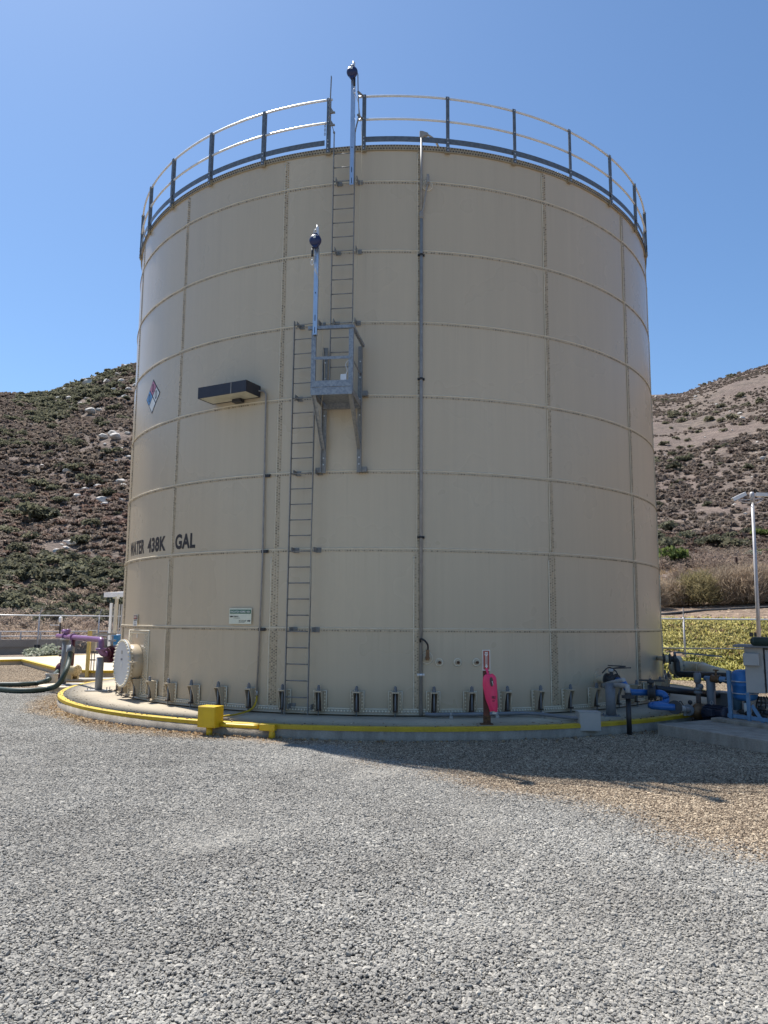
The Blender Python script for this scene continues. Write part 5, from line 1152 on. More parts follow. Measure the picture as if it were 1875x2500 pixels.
# purple pipe
p2 = gz(240, 1687, PZ-.005); p1 = gz(153, 1671, GZ+.12); zP = at(239, 1562, (p2-EYEP).dot(FH)).z
pr = thing('purple_pipe', 'purple reclaimed water pipe on two grey posts with a maroon valve at the tank', 'pipe', p2)
P1 = Vector((p1.x, p1.y, zP)); P2 = Vector((p2.x, p2.y, zP)); ud = (P2-P1).normalized()
PE = P1-ud*.95; P2b = P2+ud*.02; zL = at(240, 1597, (p2-EYEP).dot(FH)).z
valve = at(272, 1599, (p2-EYEP).dot(FH)+.25); valve.z = zL
td = (valve-Vector((P2.x, P2.y, zL))); td.z = 0; td.normalize()
q = MB(); q.tube(pipe_path([PE, P2b, Vector((P2b.x, P2b.y, zL)), valve-td*.12], .12), .066, 14); q.build('pipe', M_PURP, pr)
for p, d in ((P1-ud*.05, ud), (P1+ud*.85, ud)): q = MB(); q.lathe(p, d, [(.070, -.03), (.102, -.03), (.102, .03), (.070, .03)], 18, False); q.build('clamp', M_PURP, pr)
q = MB(); q.lathe(Vector((P2b.x, P2b.y, zL+.11)), UZ, [(.09, -.03), (.12, -.02), (.12, .02), (.09, .03)], 16); q.build('clamp', M_PURP, pr)
q = MB(); q.lathe(valve, td, [(0, -.14), (.14, -.14), (.14, -.11), (.10, -.10), (.10, -.06), (.15, -.06), (.15, -.03), (.19, -.03), (.19, .10), (.15, .10), (.15, .14), (0, .14)], 18, False); q.box(valve-UZ*.15-td*.02, (.10, .10, .05), (td, Vector((-td.y, td.x, 0)), UZ)); vb = q.build('butterfly_valve', M_MAROON, pr)
d = MB(); d.rod(valve+UZ*.1, valve+UZ*.42, .025, 8); d.box(valve+UZ*.30, (.07, .06, .02)); h_ = valve+UZ*.45; d.bar(h_+td*.10, h_-td*.52, .045, .02, UZ); d.build('valve_handle', M_PVC, vb)
q = MB(); q.lathe(valve+td*.19, td, [(0, -.05), (.20, -.05), (.20, .05), (.15, .05), (.15, .7), (0, .7)], 18, False); q.build('tank_flange', mat('tan_flange', (0.50, 0.40, 0.20), (0.42, 0.33, 0.17), rough=0.55), pr)
for p, zb in ((p1, GZ+.12), (p2, PZ)):
    q = MB(); q.rod(Vector((p.x, p.y, zb)), Vector((p.x, p.y, zP-.06 if p is p1 else zL-.07)), .082, 12); q.build('post', M_GREYD, pr)
q = MB(); q.box(Vector((p2.x, p2.y, PZ+.012)), (.26, .16, .010)); q.build('base_plate', M_GREY, pr)
d = MB()
for u in (-.22, .22): d.rod(Vector((p2.x+u, p2.y-.08, PZ)), Vector((p2.x+u, p2.y-.08, PZ+.09)), .012, 6); d.rod(Vector((p2.x+u, p2.y+.1, PZ)), Vector((p2.x+u, p2.y+.1, PZ+.09)), .012, 6)
tag(d.build('bolts', M_GREY, pr), kind='stuff')
q = MB(); q.rod(P1+UZ*-.09-ud*.0, P1-UZ*.05, .14, 12); q.build('saddle', M_GREY, pr)
q = MB(); rz_ = P1-ud*.75; q.rod(rz_, rz_+UZ*.36, .022, 8); q.build('air_riser', M_IRON, pr)
q = MB(); q.lathe(rz_+UZ*.36, UZ, [(.02, 0), (.05, .03), (.05, .13), (.03, .17), (0, .17)], 12); q.bar(rz_+UZ*.30, rz_+UZ*.30-vx*.28, .02, .02, UZ); q.build('air_valve', M_WHITE, pr)
q = MB(); q.tube([P1-ud*.35+UZ*.13, P1+ud*.25+UZ*.13], .055, 10); q.lathe(P1-ud*.3+UZ*.10, UZ, [(.05, 0), (.06, .08), (0, .1)], 10); q.lathe(P1+ud*.2+UZ*.10, UZ, [(.06, 0), (.07, .09), (0, .11)], 10); q.build('top_fitting', M_PURP, pr)
q = MB(); q.rod(PE-UZ*.05, PE-UZ*.42, .008, 6); q.ball(PE-UZ*.43, .03, 8, 6); q.build('pull_chain', M_GREYD, pr)
q = MB(); drp = P1+ud*.85; 
q.rod(drp, drp-UZ*.72, .05, 10); q.build('drop_pipe', M_MAROON, pr)
# footing
ft = gz(160, 1690, GZ); 
q = MB(); q.lathe(Vector((p1.x+.2, p1.y-.1, GZ)), UZ, [(.78, -.1), (.74, .12), (0, .12)], 32, False); tag(q.build('round_footing', M_CONC3, None, Vector((p1.x+.2, p1.y-.1, GZ))), 'low round concrete footing under the far purple pipe post', 'footing')
q = MB(); q.lathe(Vector((p1.x+.2, p1.y-.1, GZ+.12)), UZ, [(.26, 0), (.26, .02), (0, .02)], 20, False); q.build('base_plate', M_GREYD, pr)
# grey drum
dd_ = gz(125, 1677, GZ)
t = thing('grey_stub_pipe', 'short open grey pipe standing in the gravel under the green hoses', 'pipe', dd_)
q = MB(); q.lathe(dd_, UZ, [(.165, -.05), (.155, .32), (.175, .325), (.175, .36), (.14, .36), (.135, .1), (0, .1)], 24, False); q.build('pipe', M_GREY, t)
# pump set on a tan plinth
pk = gz(205, 1668, GZ); dpk = (pk-EYEP).dot(FH)
pu = thing('pump', 'cream motor and maroon pump on a tan plinth below the purple pipe', 'pump', pk)
c0_ = at(183, 1659, dpk+.4); zk = c0_.z
pd = (vx*.96+vy*.28).normalized(); pe = Vector((-pd.y, pd.x, 0))
q = MB(); q.box(Vector((c0_.x+.25, c0_.y, (zk+GZ)/2-.02)), (.72, .34, (zk-GZ)/2), (pd, pe, UZ)); q.build('tan_plinth', mat('tan_painted_concrete', (0.50, 0.36, 0.16), (0.42, 0.30, 0.13), rough=0.7), pu)
q = MB(); q.box(Vector((c0_.x+.22, c0_.y, zk+.0)), (.86, .30, .03), (pd, pe, UZ)); q.build('base_frame', M_GREY, pu)
mc = at(190, 1637, dpk+.1); md_ = (vx*.88-vy*.47).normalized()
q = MB(); q.lathe(mc, md_, [(0, -.46), (.17, -.46), (.18, -.42), (.18, -.10), (.16, -.08), (.165, -.03), (.15, .0), (.06, .015), (0, .015)], 22); mo = q.build('motor', M_CREAM, pu)
d = MB()
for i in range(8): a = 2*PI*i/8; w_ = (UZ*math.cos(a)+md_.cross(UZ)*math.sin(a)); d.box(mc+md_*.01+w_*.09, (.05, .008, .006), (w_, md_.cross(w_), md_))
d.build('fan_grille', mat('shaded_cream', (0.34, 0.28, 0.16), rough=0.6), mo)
q = MB()
for s in (-1, 1): q.box(mc-md_*.3+md_.cross(UZ)*(.11*s)-UZ*.19, (.03, .2, .07), (md_.cross(UZ), md_, UZ))
q.build('motor_feet', M_CREAM, pu)
q = MB(); vc = mc-md_*.64; q.lathe(vc, md_, [(0, -.12), (.16, -.12), (.22, -.07), (.24, 0), (.22, .07), (.15, .12), (.13, .2), (0, .2)], 22); q.box(vc-UZ*.22, (.12, .1, .06)); q.build('volute', M_MAROON, pu)
q = MB(); tp_ = Vector((vc.x, vc.y, drp.z-.7)); q.tube([vc+UZ*.15, vc+UZ*.3, tp_], [.10, .085, .08], 12); q.lathe(vc+UZ*.42, UZ, [(.09, -.03), (.14, -.03), (.14, .03), (.09, .03)], 16, False); q.lathe(vc+UZ*.62, UZ, [(.09, -.03), (.14, -.03), (.14, .03), (.09, .03)], 16, False); q.build('discharge_riser', M_MAROON, pu)
q = MB(); q.rod(mc-md_*.5+UZ*.16, mc-md_*.5+UZ*.30, .012, 6); q.bar(mc-md_*.5+UZ*.30-vx*.06, mc-md_*.5+UZ*.32+vx*.08, .02, .02, UZ); q.build('priming_cock', M_GREYD, pu)
# two dark green hoses
def hose(label, pts, r):
    q = MB(); q.tube(smooth_path(pts, 8), r, 12); h = q.build('hose', M_HOSE, None, Vector(pts[0])); tag(h, label, 'hose', None); return h
dq = (drp-EYEP).dot(FH); ha = at(173, 1588, dq-.05); hz = GZ+.075
h1 = [ha, at(169, 1612, dq-.2), at(160, 1640, dq-.5), gz(143, 1670, hz+.16), gz(118, 1681, hz+.02), gz(80, 1685.5, hz), gz(40, 1686, hz), gz(0, 1683, hz), gz(-60, 1678, hz), gz(-140, 1680, hz)]
hh = hose('nearer dark green hose dropping from the purple pipe onto the gravel', h1, .064)
q = MB(); q.lathe(ha, (h1[1]-h1[0]), [(.05, -.14), (.085, -.12), (.09, .05), (.075, .06)], 14); cpl = q.build('coupling', M_GREYD, hh)
h2_ = [at(150, 1629, dpk+.3), at(139, 1641, dpk+.1), gz(118, 1659, hz+.14), gz(92, 1667.5, hz), gz(50, 1670.5, hz), gz(0, 1671, hz), gz(-60, 1673, hz), gz(-140, 1668, hz)]
hose('farther dark green hose running behind the grey stub pipe', h2_, .062)
q = MB(); c = at(166.5, 1583, dq+.1); q.box(c, (.045, .01, .09), (vx, vy, UZ)); q.build('hanging_tag', M_SIGNW, pr)
# yellow bollard with grey box, blue barrel
yp = gz(212, 1655, GZ); dy = (yp-EYEP).dot(FH)
t = thing('yellow_post', 'faded yellow square post beside the cream pump motor', 'post', yp)
zt_ = at(213, 1540, dy).z; q = MB(); q.box(Vector((yp.x, yp.y, (zt_+GZ)/2)), (.048, .048, (zt_-GZ)/2), (vx, vy, UZ)); q.build('upright', M_YELP, t)
t = thing('grey_panel_box', 'grey electrical box on three thin conduits behind the yellow post', 'electrical box', gz(226, 1652, GZ))
bC = at(226, 1564, dy+.2); q = MB(); q.box(bC, (.12, .08, .33), (vx, vy, UZ)); q.build('box', M_GREY, t, bevel=.008)
q = MB()
for u in (-.09, 0.0, .09): q.rod(bC+vx*u-UZ*.33, Vector((bC.x+vx.x*u, bC.y+vx.y*u, GZ-.02)), .016, 8)
q.box(Vector((bC.x, bC.y, GZ+.55))-vy*.02, (.14, .02, .02), (vx, vy, UZ)); q.build('conduit', M_GREYD, t)
dB_ = 29.5; bb = at(287, 1549, dB_)
t = thing('blue_barrel', 'blue plastic barrel standing behind the maroon valve', 'barrel', Vector((bb.x, bb.y, SZ)))
q = MB(); rB = .27; hB = bb.z-SZ; q.lathe(Vector((bb.x+.05, bb.y, SZ)), UZ, [(0, 0), (rB*.93, 0), (rB, .05), (rB, hB*.31), (rB*1.04, hB*.33), (rB, hB*.35), (rB, hB*.65), (rB*1.04, hB*.67), (rB, hB*.69), (rB, hB-.05), (rB*.92, hB), (0, hB-.01)], 24); q.build('drum', M_DRUM, t)
# canopy with its posts, and a black barred gate
dCn = 31.0
t = thing('canopy', 'white flat-roofed canopy on a cream post behind the tank', 'canopy', at(281, 1580, dCn))
a, b = at(266, 1450, dCn), at(345, 1446, dCn+1.2); q = MB(); q.box((a+b)/2+Vector((0, .8, 0)), ((b-a).length/2, .9, .10), ((b-a).normalized(), Vector((-(b-a).normalized().y, (b-a).normalized().x, 0)), UZ)); q.build('roof', M_WHITE, t)
c = at(281, 1500, dCn); q = MB(); q.box(Vector((c.x, c.y+.1, (a.z+SZ)/2-.05)), (.055, .055, (a.z-SZ)/2-.05)); q.build('post', mat('cream_post', (0.55, 0.50, 0.40), rough=0.6), t)
c = at(289, 1456, dCn-.2); q = MB(); q.box(c, (.05, .01, .09)); q.build('notice', M_SIGNW, t)
dG = 36.0
t = thing('barred_gate', 'black steel barred gate with a pale post behind the canopy', 'gate', at(285, 1575, dG))
zt_, zb_ = at(285, 1475, dG).z, at(285, 1575, dG).z; first = None; x0 = at(273, 1500, dG).x
for k in range(22):
    xk = x0+k*.115
    if first is None: q = MB(); q.box(Vector((xk, at(285, 1500, dG).y, (zt_+zb_)/2)), (.028, .022, (zt_-zb_)/2)); first = q.build('bar', M_GATE, t); xf = xk
    else: share(first, t, Matrix.Translation((xk-xf, 0, 0)))
for py in (1488, 1538, 1573):
    z = at(285, py, dG).z; q = MB(); q.box(Vector((x0+1.2, at(285, 1500, dG).y+.03, z)), (1.3, .02, .035)); q.build('rail', M_IRON, t)
c = at(270.5, 1500, dG); q = MB(); q.box(Vector((c.x, c.y, (zt_+zb_)/2)), (.055, .055, (zt_-zb_)/2+.05)); q.build('post', M_WHITE, t)

# ================================================================== FENCES AND BARRIER
def pol_cam(px, r, z): d = ray(px, 1500); d = Vector((d.x, d.y, 0)).normalized(); p = EYEP+d*r; p.z = z; return p
M_MESH = bpy.data.materials.new('chain_link'); M_MESH.use_nodes = True
nt = M_MESH.node_tree; N = nt.nodes; L = nt.links; b = N['Principled BSDF']; b.inputs['Base Color'].default_value = (0.35, 0.35, 0.35, 1); b.inputs['Metallic'].default_value = .4; b.inputs['Roughness'].default_value = .5
tc = N.new('ShaderNodeTexCoord'); mp = N.new('ShaderNodeMapping'); mp.inputs['Rotation'].default_value = (0, R(45), 0); mp.inputs['Scale'].default_value = (18, 18, 18); L.new(tc.outputs['Object'], mp.inputs[0])
sx = N.new('ShaderNodeSeparateXYZ'); L.new(mp.outputs[0], sx.inputs[0]); outs = []
for ax_ in ('X', 'Z'):
    f = N.new('ShaderNodeMath'); f.operation = 'FRACT'; L.new(sx.outputs[ax_], f.inputs[0]); g_ = N.new('ShaderNodeMath'); g_.operation = 'LESS_THAN'; g_.inputs[1].default_value = 0.055; L.new(f.outputs[0], g_.inputs[0]); outs.append(g_)
mxx = N.new('ShaderNodeMath'); mxx.operation = 'MAXIMUM'; L.new(outs[0].outputs[0], mxx.inputs[0]); L.new(outs[1].outputs[0], mxx.inputs[1]); L.new(mxx.outputs[0], b.inputs['Alpha'])
def fence(label, pts, zt, zb, posts, mid=None, arm=(0, 0, 1)):
    f = thing('chain_link_fence', label, 'fence', Vector((pts[0].x, pts[0].y, zb)))
    q = MB(); q.tube([Vector((p.x, p.y, zt)) for p in pts], .032, 8); q.build('top_rail', M_BRIGHT, f)
    if mid is not None:
        q = MB(); q.tube([Vector((p.x, p.y, mid)) for p in pts], .022, 8); q.build('mid_rail', M_GREYD, f)
    q = MB()
    for a, b in zip(pts, pts[1:]): q.add([Vector((a.x, a.y, zb)), Vector((b.x, b.y, zb)), Vector((b.x, b.y, zt)), Vector((a.x, a.y, zt))], [(0, 1, 2, 3)])
    q.build('chain_link_mesh', M_MESH, f, fix=False)
    first = None
    for p in posts:
        p = Vector((p.x, p.y, zb))
        if first is None:
            q = MB(); q.rod(p-UZ*.1, p+UZ*(zt-zb+.06), .036, 8); q.bar(p+UZ*(zt-zb+.03), p+UZ*(zt-zb+.03)+Vector(arm)*.36, .03, .02, vy); first = q.build('post', M_POLE, f); p00 = p
        else: share(first, f, Matrix.Translation(p-p00))
    q = MB()
    for k in (.12, .22, .32):
        q.tube([Vector((p.x, p.y, zt+.03))+Vector(arm)*k for p in pts], .004, 4)
    q.build('barbed_wire', M_GREYD, f)
    return f
FLz = 1.69
lp = [pol_cam(px, r, 0) for px, r in ((-260, 38.5), (97, 41.3), (243, 42.0), (330, 43.5), (520, 46))]
FL_ = fence('galvanised chain link fence in front of the concrete barrier on the left', lp, FLz, -.31, [pol_cam(-60, 40.0, 0), pol_cam(97, 41.3, 0), pol_cam(243, 42.0, 0), pol_cam(420, 44.8, 0)], None, (.30, 0, .95))
rp_ = [Vector((x, at(1700, 1511, 27.2).y-.1*(x-10)*.12, 0)) for x in (2, 9.75, 16.5, 24)]
zr_ = at(1700, 1511.7, 27.2).z
yR = at(1673, 1600, 27.0)
rp_ = [yR+vx*k for k in (-9, 0, 5.2, 14)]
FR_ = fence('galvanised chain link fence along the foot of the ice plant bank', rp_, at(1673, 1511.3, 27.0).z, GZ, [yR+vx*k for k in (-6, 0, 6, 12)], at(1673, 1583, 27.0).z, (0, 0, 1))
for fn_, c in ((FR_, at(1840, 1549, 26.9)), (FL_, pol_cam(96, 41.2, at(96, 1572, 41.2).z))):
    for s in (-1, 1): q = MB(); q.box(c+vx*(.08*s+.0), (.066, .006, .075), (vx, vy, UZ)); q.build('dark_plate', M_SIGNK, fn_)
# concrete road barrier with a guard rail
bp1 = [pol_cam(px, r, 0) for px, r in ((-260, 42), (0, 44), (180, 45.2), (330, 47), (520, 50))]
bw = thing('concrete_barrier', 'long low grey concrete barrier behind the left fence', 'barrier', Vector((bp1[0].x, bp1[0].y, GZ)))
q = MB(); qq = MB()
for a, b in zip(bp1, bp1[1:]):
    d = (b-a).normalized(); n_ = Vector((-d.y, d.x, 0))
    q.box((a+b)/2+n_*.2+UZ*((.46+GZ)/2), ((b-a).length/2, .15, (.46-GZ)/2), (d, n_, UZ)); qq.box((a+b)/2+n_*.16+UZ*.26, ((b-a).length/2, .2, .19), (d, n_, UZ))
q.build('wall', M_WALLC, bw); qq.build('coping', M_CONC3 if False else M_WALLC, bw)
gr = thing('guard_rail', 'two-rail galvanised guard rail along the top of the concrete barrier', 'guard rail', Vector((bp1[0].x, bp1[0].y, .46)))
for z in (.62, .86):
    q = MB(); q.tube([Vector((p.x, p.y+.2, z)) for p in bp1], .03, 6); q.build('rail', M_POLE, gr)
first = None
for a, b in zip(bp1, bp1[1:]):
    for k in range(int((b-a).length/1.0)):
        p = a+(b-a).normalized()*(k*1.0)
        if first is None: q = MB(); q.box(Vector((p.x, p.y+.2, .66)), (.03, .03, .22)); first = q.build('rail_post', M_POLE, gr); p00 = p.copy()
        else: share(first, gr, Matrix.Translation((p.x-p00.x, p.y-p00.y, 0)))
# asphalt lane behind the slab
q = MB(); a, b = pol_cam(-260, 34.5, 0), pol_cam(420, 36.5, 0); d = (b-a).normalized(); n_ = Vector((-d.y, d.x, 0)); q.add([Vector((p.x, p.y, GZ+.006)) for p in (a+n_*.8, b+n_*.8, b+n_*7, a+n_*6)], [(0, 1, 2, 3)])
tag(q.build('asphalt_lane', mat('asphalt', (0.055, 0.053, 0.052), (0.075, 0.07, 0.068), rough=0.95, scale=1.2, coord='World', fine=.2)), kind='structure')

# ================================================================== CAMERA POLE
cpb = at(1855, 1640, 22.0); 
cpo = thing('camera_pole', 'tall galvanised pole with two white security cameras on its top', 'camera pole', Vector((cpb.x, cpb.y, GZ)))
tp = at(1836, 1206, 22.0); zt_ = tp.z; bx_ = at(1852, 1570, 22.0)
b0 = Vector((bx_.x, bx_.y, GZ)); t0 = Vector((tp.x, tp.y, zt_))
q = MB(); q.tube([Vector((b0.x+(b0.x-t0.x)*.0, b0.y, GZ-.1)), Vector((t0.x, t0.y, zt_))], [.062, .042], 14); q.build('mast', M_POLE, cpo)
q = MB(); q.lathe(t0, UZ, [(.07, -.26), (.07, .0), (.05, .05), (0, .07)], 14); q.build('cap', M_POLE, cpo)
for s, (c, e) in ((-1, (at(1804, 1213, 21.6), (-.40, -.0, -.19))), (1, (at(1864, 1208, 22.2), (.42, -.2, -.05)))):
    ev = (vx*e[0]+vy*e[1]+UZ*e[2]).normalized(); sv = ev.cross(UZ).normalized()
    q = MB(); q.box(c, (.21, .06, .05), (ev, sv, ev.cross(sv))); q.box(c+ev*.02-ev.cross(sv)*(-.05 if ev.cross(sv).z < 0 else .05)*-1*.0+UZ*.052, (.22, .065, .006), (ev, sv, ev.cross(sv))); cmr = q.build('security_camera', M_WHITE, cpo)
    d = MB(); d.tube(smooth_path([c-UZ*.05, c-UZ*.13-vx*s*.02, t0-UZ*.28+vx*s*.10, t0-UZ*.22+vx*s*.04]), .014, 6); d.bar(c-UZ*.09, t0-UZ*.16, .03, .02, UZ); d.build('bracket', M_POLE, cmr)

# ================================================================== STAKE, IRRIGATION PIPE ON THE BANK
sp_ = on_hill(1800, 1412)
q = MB(); q.box(sp_+UZ*.55, (.055, .055, .65)); tag(q.build('fence_stake', mat('dark_rusty_stake', (0.06, 0.03, 0.022), rough=0.9), None, sp_), 'dark rusty stake standing in the dry grass behind the bank', 'stake')
pts = [on_hill(px, py)+UZ*.06 for px, py in ((1600, 1503), (1640, 1501), (1680, 1497), (1720, 1493.5), (1770, 1491), (1820, 1488.5), (1875, 1486), (1930, 1484))]
q = MB(); q.tube(smooth_path(pts, 6), .055, 8); tag(q.build('irrigation_pipe', M_IRON, None, pts[0]), 'dark irrigation pipe lying along the top of the bank', 'pipe')

# ================================================================== VEGETATION AND BOULDERS
def leaf_mat(name, a, b_, c, rough=0.75):
    global N, L, geo
    m = bpy.data.materials.new(name); m.use_nodes = True; nt = m.node_tree; N = nt.nodes; L = nt.links; b = N['Principled BSDF']
    b.inputs['Roughness'].default_value = rough; b.inputs['Specular IOR Level'].default_value = 0.25
    geo = N.new('ShaderNodeNewGeometry'); oi = N.new('ShaderNodeObjectInfo')
    r1 = ramp(geo.outputs['Random Per Island'], [(0, a), (0.5, b_), (1, c)])
    hs = N.new('ShaderNodeHueSaturation'); mr = N.new('ShaderNodeMapRange'); mr.inputs[3].default_value = .72; mr.inputs[4].default_value = 1.28; L.new(oi.outputs['Random'], mr.inputs[0]); L.new(mr.outputs[0], hs.inputs['Value']); L.new(r1.outputs[0], hs.inputs['Color'])
    nz = noise_node(0.22, 3); mr2 = N.new('ShaderNodeMapRange'); mr2.inputs[1].default_value = .3; mr2.inputs[2].default_value = .7; mr2.inputs[3].default_value = .49; mr2.inputs[4].default_value = .515; L.new(nz.outputs['Fac'], mr2.inputs[0]); L.new(mr2.outputs[0], hs.inputs['Hue'])
    L.new(hs.outputs[0], b.inputs['Base Color'])
    tr = N.new('ShaderNodeBsdfTranslucent'); L.new(hs.outputs[0], tr.inputs['Color']); ms = N.new('ShaderNodeMixShader'); ms.inputs[0].default_value = 0.5
    L.new(b.outputs[0], ms.inputs[1]); L.new(tr.outputs[0], ms.inputs[2]); L.new(ms.outputs[0], N['Material Output'].inputs['Surface']); return m
M_SHRUB = leaf_mat('chaparral_leaves', (0.115, 0.115, 0.075), (0.150, 0.146, 0.097), (0.195, 0.186, 0.128))
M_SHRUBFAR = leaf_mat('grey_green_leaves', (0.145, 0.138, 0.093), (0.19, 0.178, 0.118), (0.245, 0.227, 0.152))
M_DRY = leaf_mat('dry_brush', (0.22, 0.172, 0.143), (0.285, 0.226, 0.187), (0.355, 0.29, 0.24))
M_TANB = leaf_mat('tan_stems', (0.20, 0.15, 0.11), (0.33, 0.255, 0.19), (0.48, 0.385, 0.285))
M_OLIVE = leaf_mat('olive_stems', (0.19, 0.15, 0.08), (0.31, 0.255, 0.135), (0.44, 0.365, 0.205))
M_GREENB = leaf_mat('fresh_green_leaves', (0.09, 0.125, 0.035), (0.14, 0.185, 0.055), (0.21, 0.25, 0.085))
M_SAGE = leaf_mat('sage_leaves', (0.20, 0.215, 0.155), (0.29, 0.31, 0.235), (0.42, 0.43, 0.34))
M_ICE = leaf_mat('ice_plant', (0.18, 0.185, 0.045), (0.37, 0.335, 0.085), (0.56, 0.49, 0.17), 0.5)
M_STRAW = leaf_mat('straw', (0.30, 0.20, 0.12), (0.46, 0.33, 0.20), (0.62, 0.48, 0.30))
M_ROCK = mat('pale_granite', (0.66, 0.61, 0.54), (0.46, 0.42, 0.37), rough=0.9, scale=1.6, bump=0.3, bscale=8, contrast=(0.4, 0.7))
M_CLOD = mat('dirt_clods', (0.36, 0.28, 0.20), (0.22, 0.16, 0.11), rough=0.95, scale=3, island=.35)
def shrub_mesh(name, mt, n, seed, leaf=0.115, flat=0.75, lob=5, quad=False):
    """a low shrub 2 units wide: leaf clumps filling several uneven lobes"""
    rg = np.random.default_rng(seed); lobes = [(rg.uniform(-.55, .55), rg.uniform(-.55, .55), rg.uniform(.25, .6), rg.uniform(.38, .62)) for _ in range(lob)]
    T = np.zeros((n, 3, 3)); 
    P = []
    for i in range(n):
        lx, ly, lz, lr = lobes[rg.integers(lob)]
        d = rg.normal(size=3); d /= np.linalg.norm(d); d[2] = abs(d[2])*.9-.25; rr = lr*rg.uniform(.55, 1.12)
        P.append((lx+d[0]*rr, ly+d[1]*rr, max(.03, (lz+d[2]*rr)*flat)))
    V = []; F = []
    for i, p in enumerate(P):
        Rm = rot3(rg); s = leaf*rg.uniform(.6, 1.4); o = len(V)
        ol = ((-1, -.5), (.35, -.8), (1, .35), (-.3, .75)) if quad else ((-1, -.55), (.2, -.8), (1, .1), (.1, .75), (-.8, .5))
        for (a, b_) in ol: V.append(np.array(p)+Rm @ np.array((a*s, b_*s, .25*s*math.sin(a*3))))
        F.append(tuple(range(o, o+len(ol))))
    me = bpy.data.meshes.new(name); me.from_pydata([tuple(v) for v in V], [], F); me.materials.append(mt); me.update(); return me
def stem_mesh(name, mt, n, seed, h=1.0, w=.016, spread=.8, dome=True):
    """dry twiggy bush: thin forked blades fanning out from the root to a rounded, ragged outline"""
    rg = np.random.default_rng(seed); V = []; F = []
    lobes = [(rg.uniform(-.45, .45), rg.uniform(-.45, .45), rg.uniform(.75, 1.05)) for _ in range(5)]
    for i in range(n):
        if dome:
            lx, ly, lh = lobes[rg.integers(5)]; d = rg.normal(size=3); d[2] = abs(d[2])+.1; d /= np.linalg.norm(d); l = lh*h*rg.uniform(.25, 1.0)**.5
            c0 = np.array((lx*.75, ly*.75, .02))+d*np.array((.62, .62, .95))*l; g_ = d*.7+rg.normal(size=3)*.55; g_[2] = abs(g_[2])*.7+.12
            base = c0; tip = c0+g_/np.linalg.norm(g_)*rg.uniform(.12, .30)*h; base[2] = max(base[2], .01)
        else:
            a = rg.uniform(0, 2*PI); r0 = spread*math.sqrt(rg.random())*.75; base = np.array((r0*math.cos(a), r0*math.sin(a), 0)); tip = base+np.array((rg.normal()*.22, rg.normal()*.22, 1))*h*rg.uniform(.5, 1.08)
        v = tip-base; sd = np.cross(v, rg.normal(size=3)); sd = sd/max(np.linalg.norm(sd), 1e-6)*w; mid = base+v*.55; o = len(V)
        V += [tuple(base-sd*.6), tuple(base+sd*.6), tuple(mid+sd), tuple(tip), tuple(mid-sd)]; F.append((o, o+1, o+2, o+3, o+4))
        q_ = base+v*rg.uniform(.3, .7); e = rg.normal(size=3)*.14*h; e[2] = abs(e[2])*.6+.03; o = len(V)
        V += [tuple(q_-sd*.8), tuple(q_+sd*.8), tuple(q_+e)]; F.append((o, o+1, o+2))
    me = bpy.data.meshes.new(name); me.from_pydata(V, [], F); me.materials.append(mt); me.update(); return me
def rock_mesh(name, seed):
    rg = np.random.default_rng(seed); bm = bmesh.new(); bmesh.ops.create_icosphere(bm, subdivisions=2, radius=1.0)
    for v in bm.verts:
        n_ = noise.noise(Vector(v.co)*1.1+Vector((seed*3.1, 0, 0)))*.45+noise.noise(Vector(v.co)*2.6+Vector((seed, 5, 0)))*.18
        v.co *= 1+n_; v.co.z *= .62
    for k in range(10):
        d = Vector(rg.normal(size=3)).normalized(); cut = rg.uniform(.48, .72)
        for v in bm.verts:
            h_ = v.co.dot(d)
            if h_ > cut: v.co -= d*(h_-cut)
    me = bpy.data.meshes.new(name); bm.to_mesh(me); bm.free(); me.materials.append(M_ROCK); me.update(); return me
SHM = [shrub_mesh('chaparral_shrub', M_SHRUB, 420, 20+k, .115, 1.05) for k in range(5)]
SHF = [shrub_mesh('hillside_shrub', M_SHRUBFAR, 200, 40+k, .16, 1.0) for k in range(4)]
DRM = [shrub_mesh('dry_bush', M_DRY, 200, 60+k, .12, .85, 5) for k in range(5)]
RKM = [rock_mesh('boulder', k) for k in range(5)]
GREEN = mat
def band(side, px, py):
    if side == 0:
        k = 0 if py < 1040 else 1 if py < 1200 else 2
        return ('near the skyline of the left hill', 'halfway up the left hill', 'on the lower left hill above the fence')[k]
    k = 0 if py < 1040 else 1 if py < 1180 else 2
    return ('near the skyline of the right hill', 'halfway up the bare right hill', 'on the lower right hill above the dry grass')[k]
def pix(p):
    v = p-EYEP; return IW/2+FPX*v.dot(RT)/v.dot(FW), IH/2-FPX*v.dot(UP)/v.dot(FW)
ONLY = {(925,720): 'upper pale boulder of the tight trio halfway up the left hill', (868,750): 'left flat pale boulder of the tight trio on the left hill', (958,755): 'right and widest pale boulder of the tight trio on the left hill', (590,1635): 'rounded white boulder alone on the lower left hill', (845,1282): 'broad flat pale boulder low on the left hill nearest the tank',
  (1030,1160): 'tilted pale boulder on the left hill close to the tank edge', (1030,415): 'pointed pale boulder high on the left hill near the tank', (740,303): 'long pale boulder just under the left skyline slope', (755,540): 'long low pale slab of rock below the left skyline', (777,480): 'largest pale rock in the outcrop high on the right hill', (950,825): 'slanted pale rock on the right hill near the frame edge', (877,970): 'lone pale rock low on the right hill above the camera pole'}
def put(me, name, p, sc, rz, label, cat, group=None, sz=None):
    o = bpy.data.objects.new(name, me); COL.objects.link(o); o.location = p; o.rotation_euler = (0, 0, rz); o.scale = (sc, sc, sz or sc)
    tag(o, label, cat, group); return o
rv_ = random.Random(3)
def Lz(x, y): return x/3.403, 850+y/3.403
def Rz(x, y): return 1560+x/3.159, 860+y/3.159
ROCKS = []
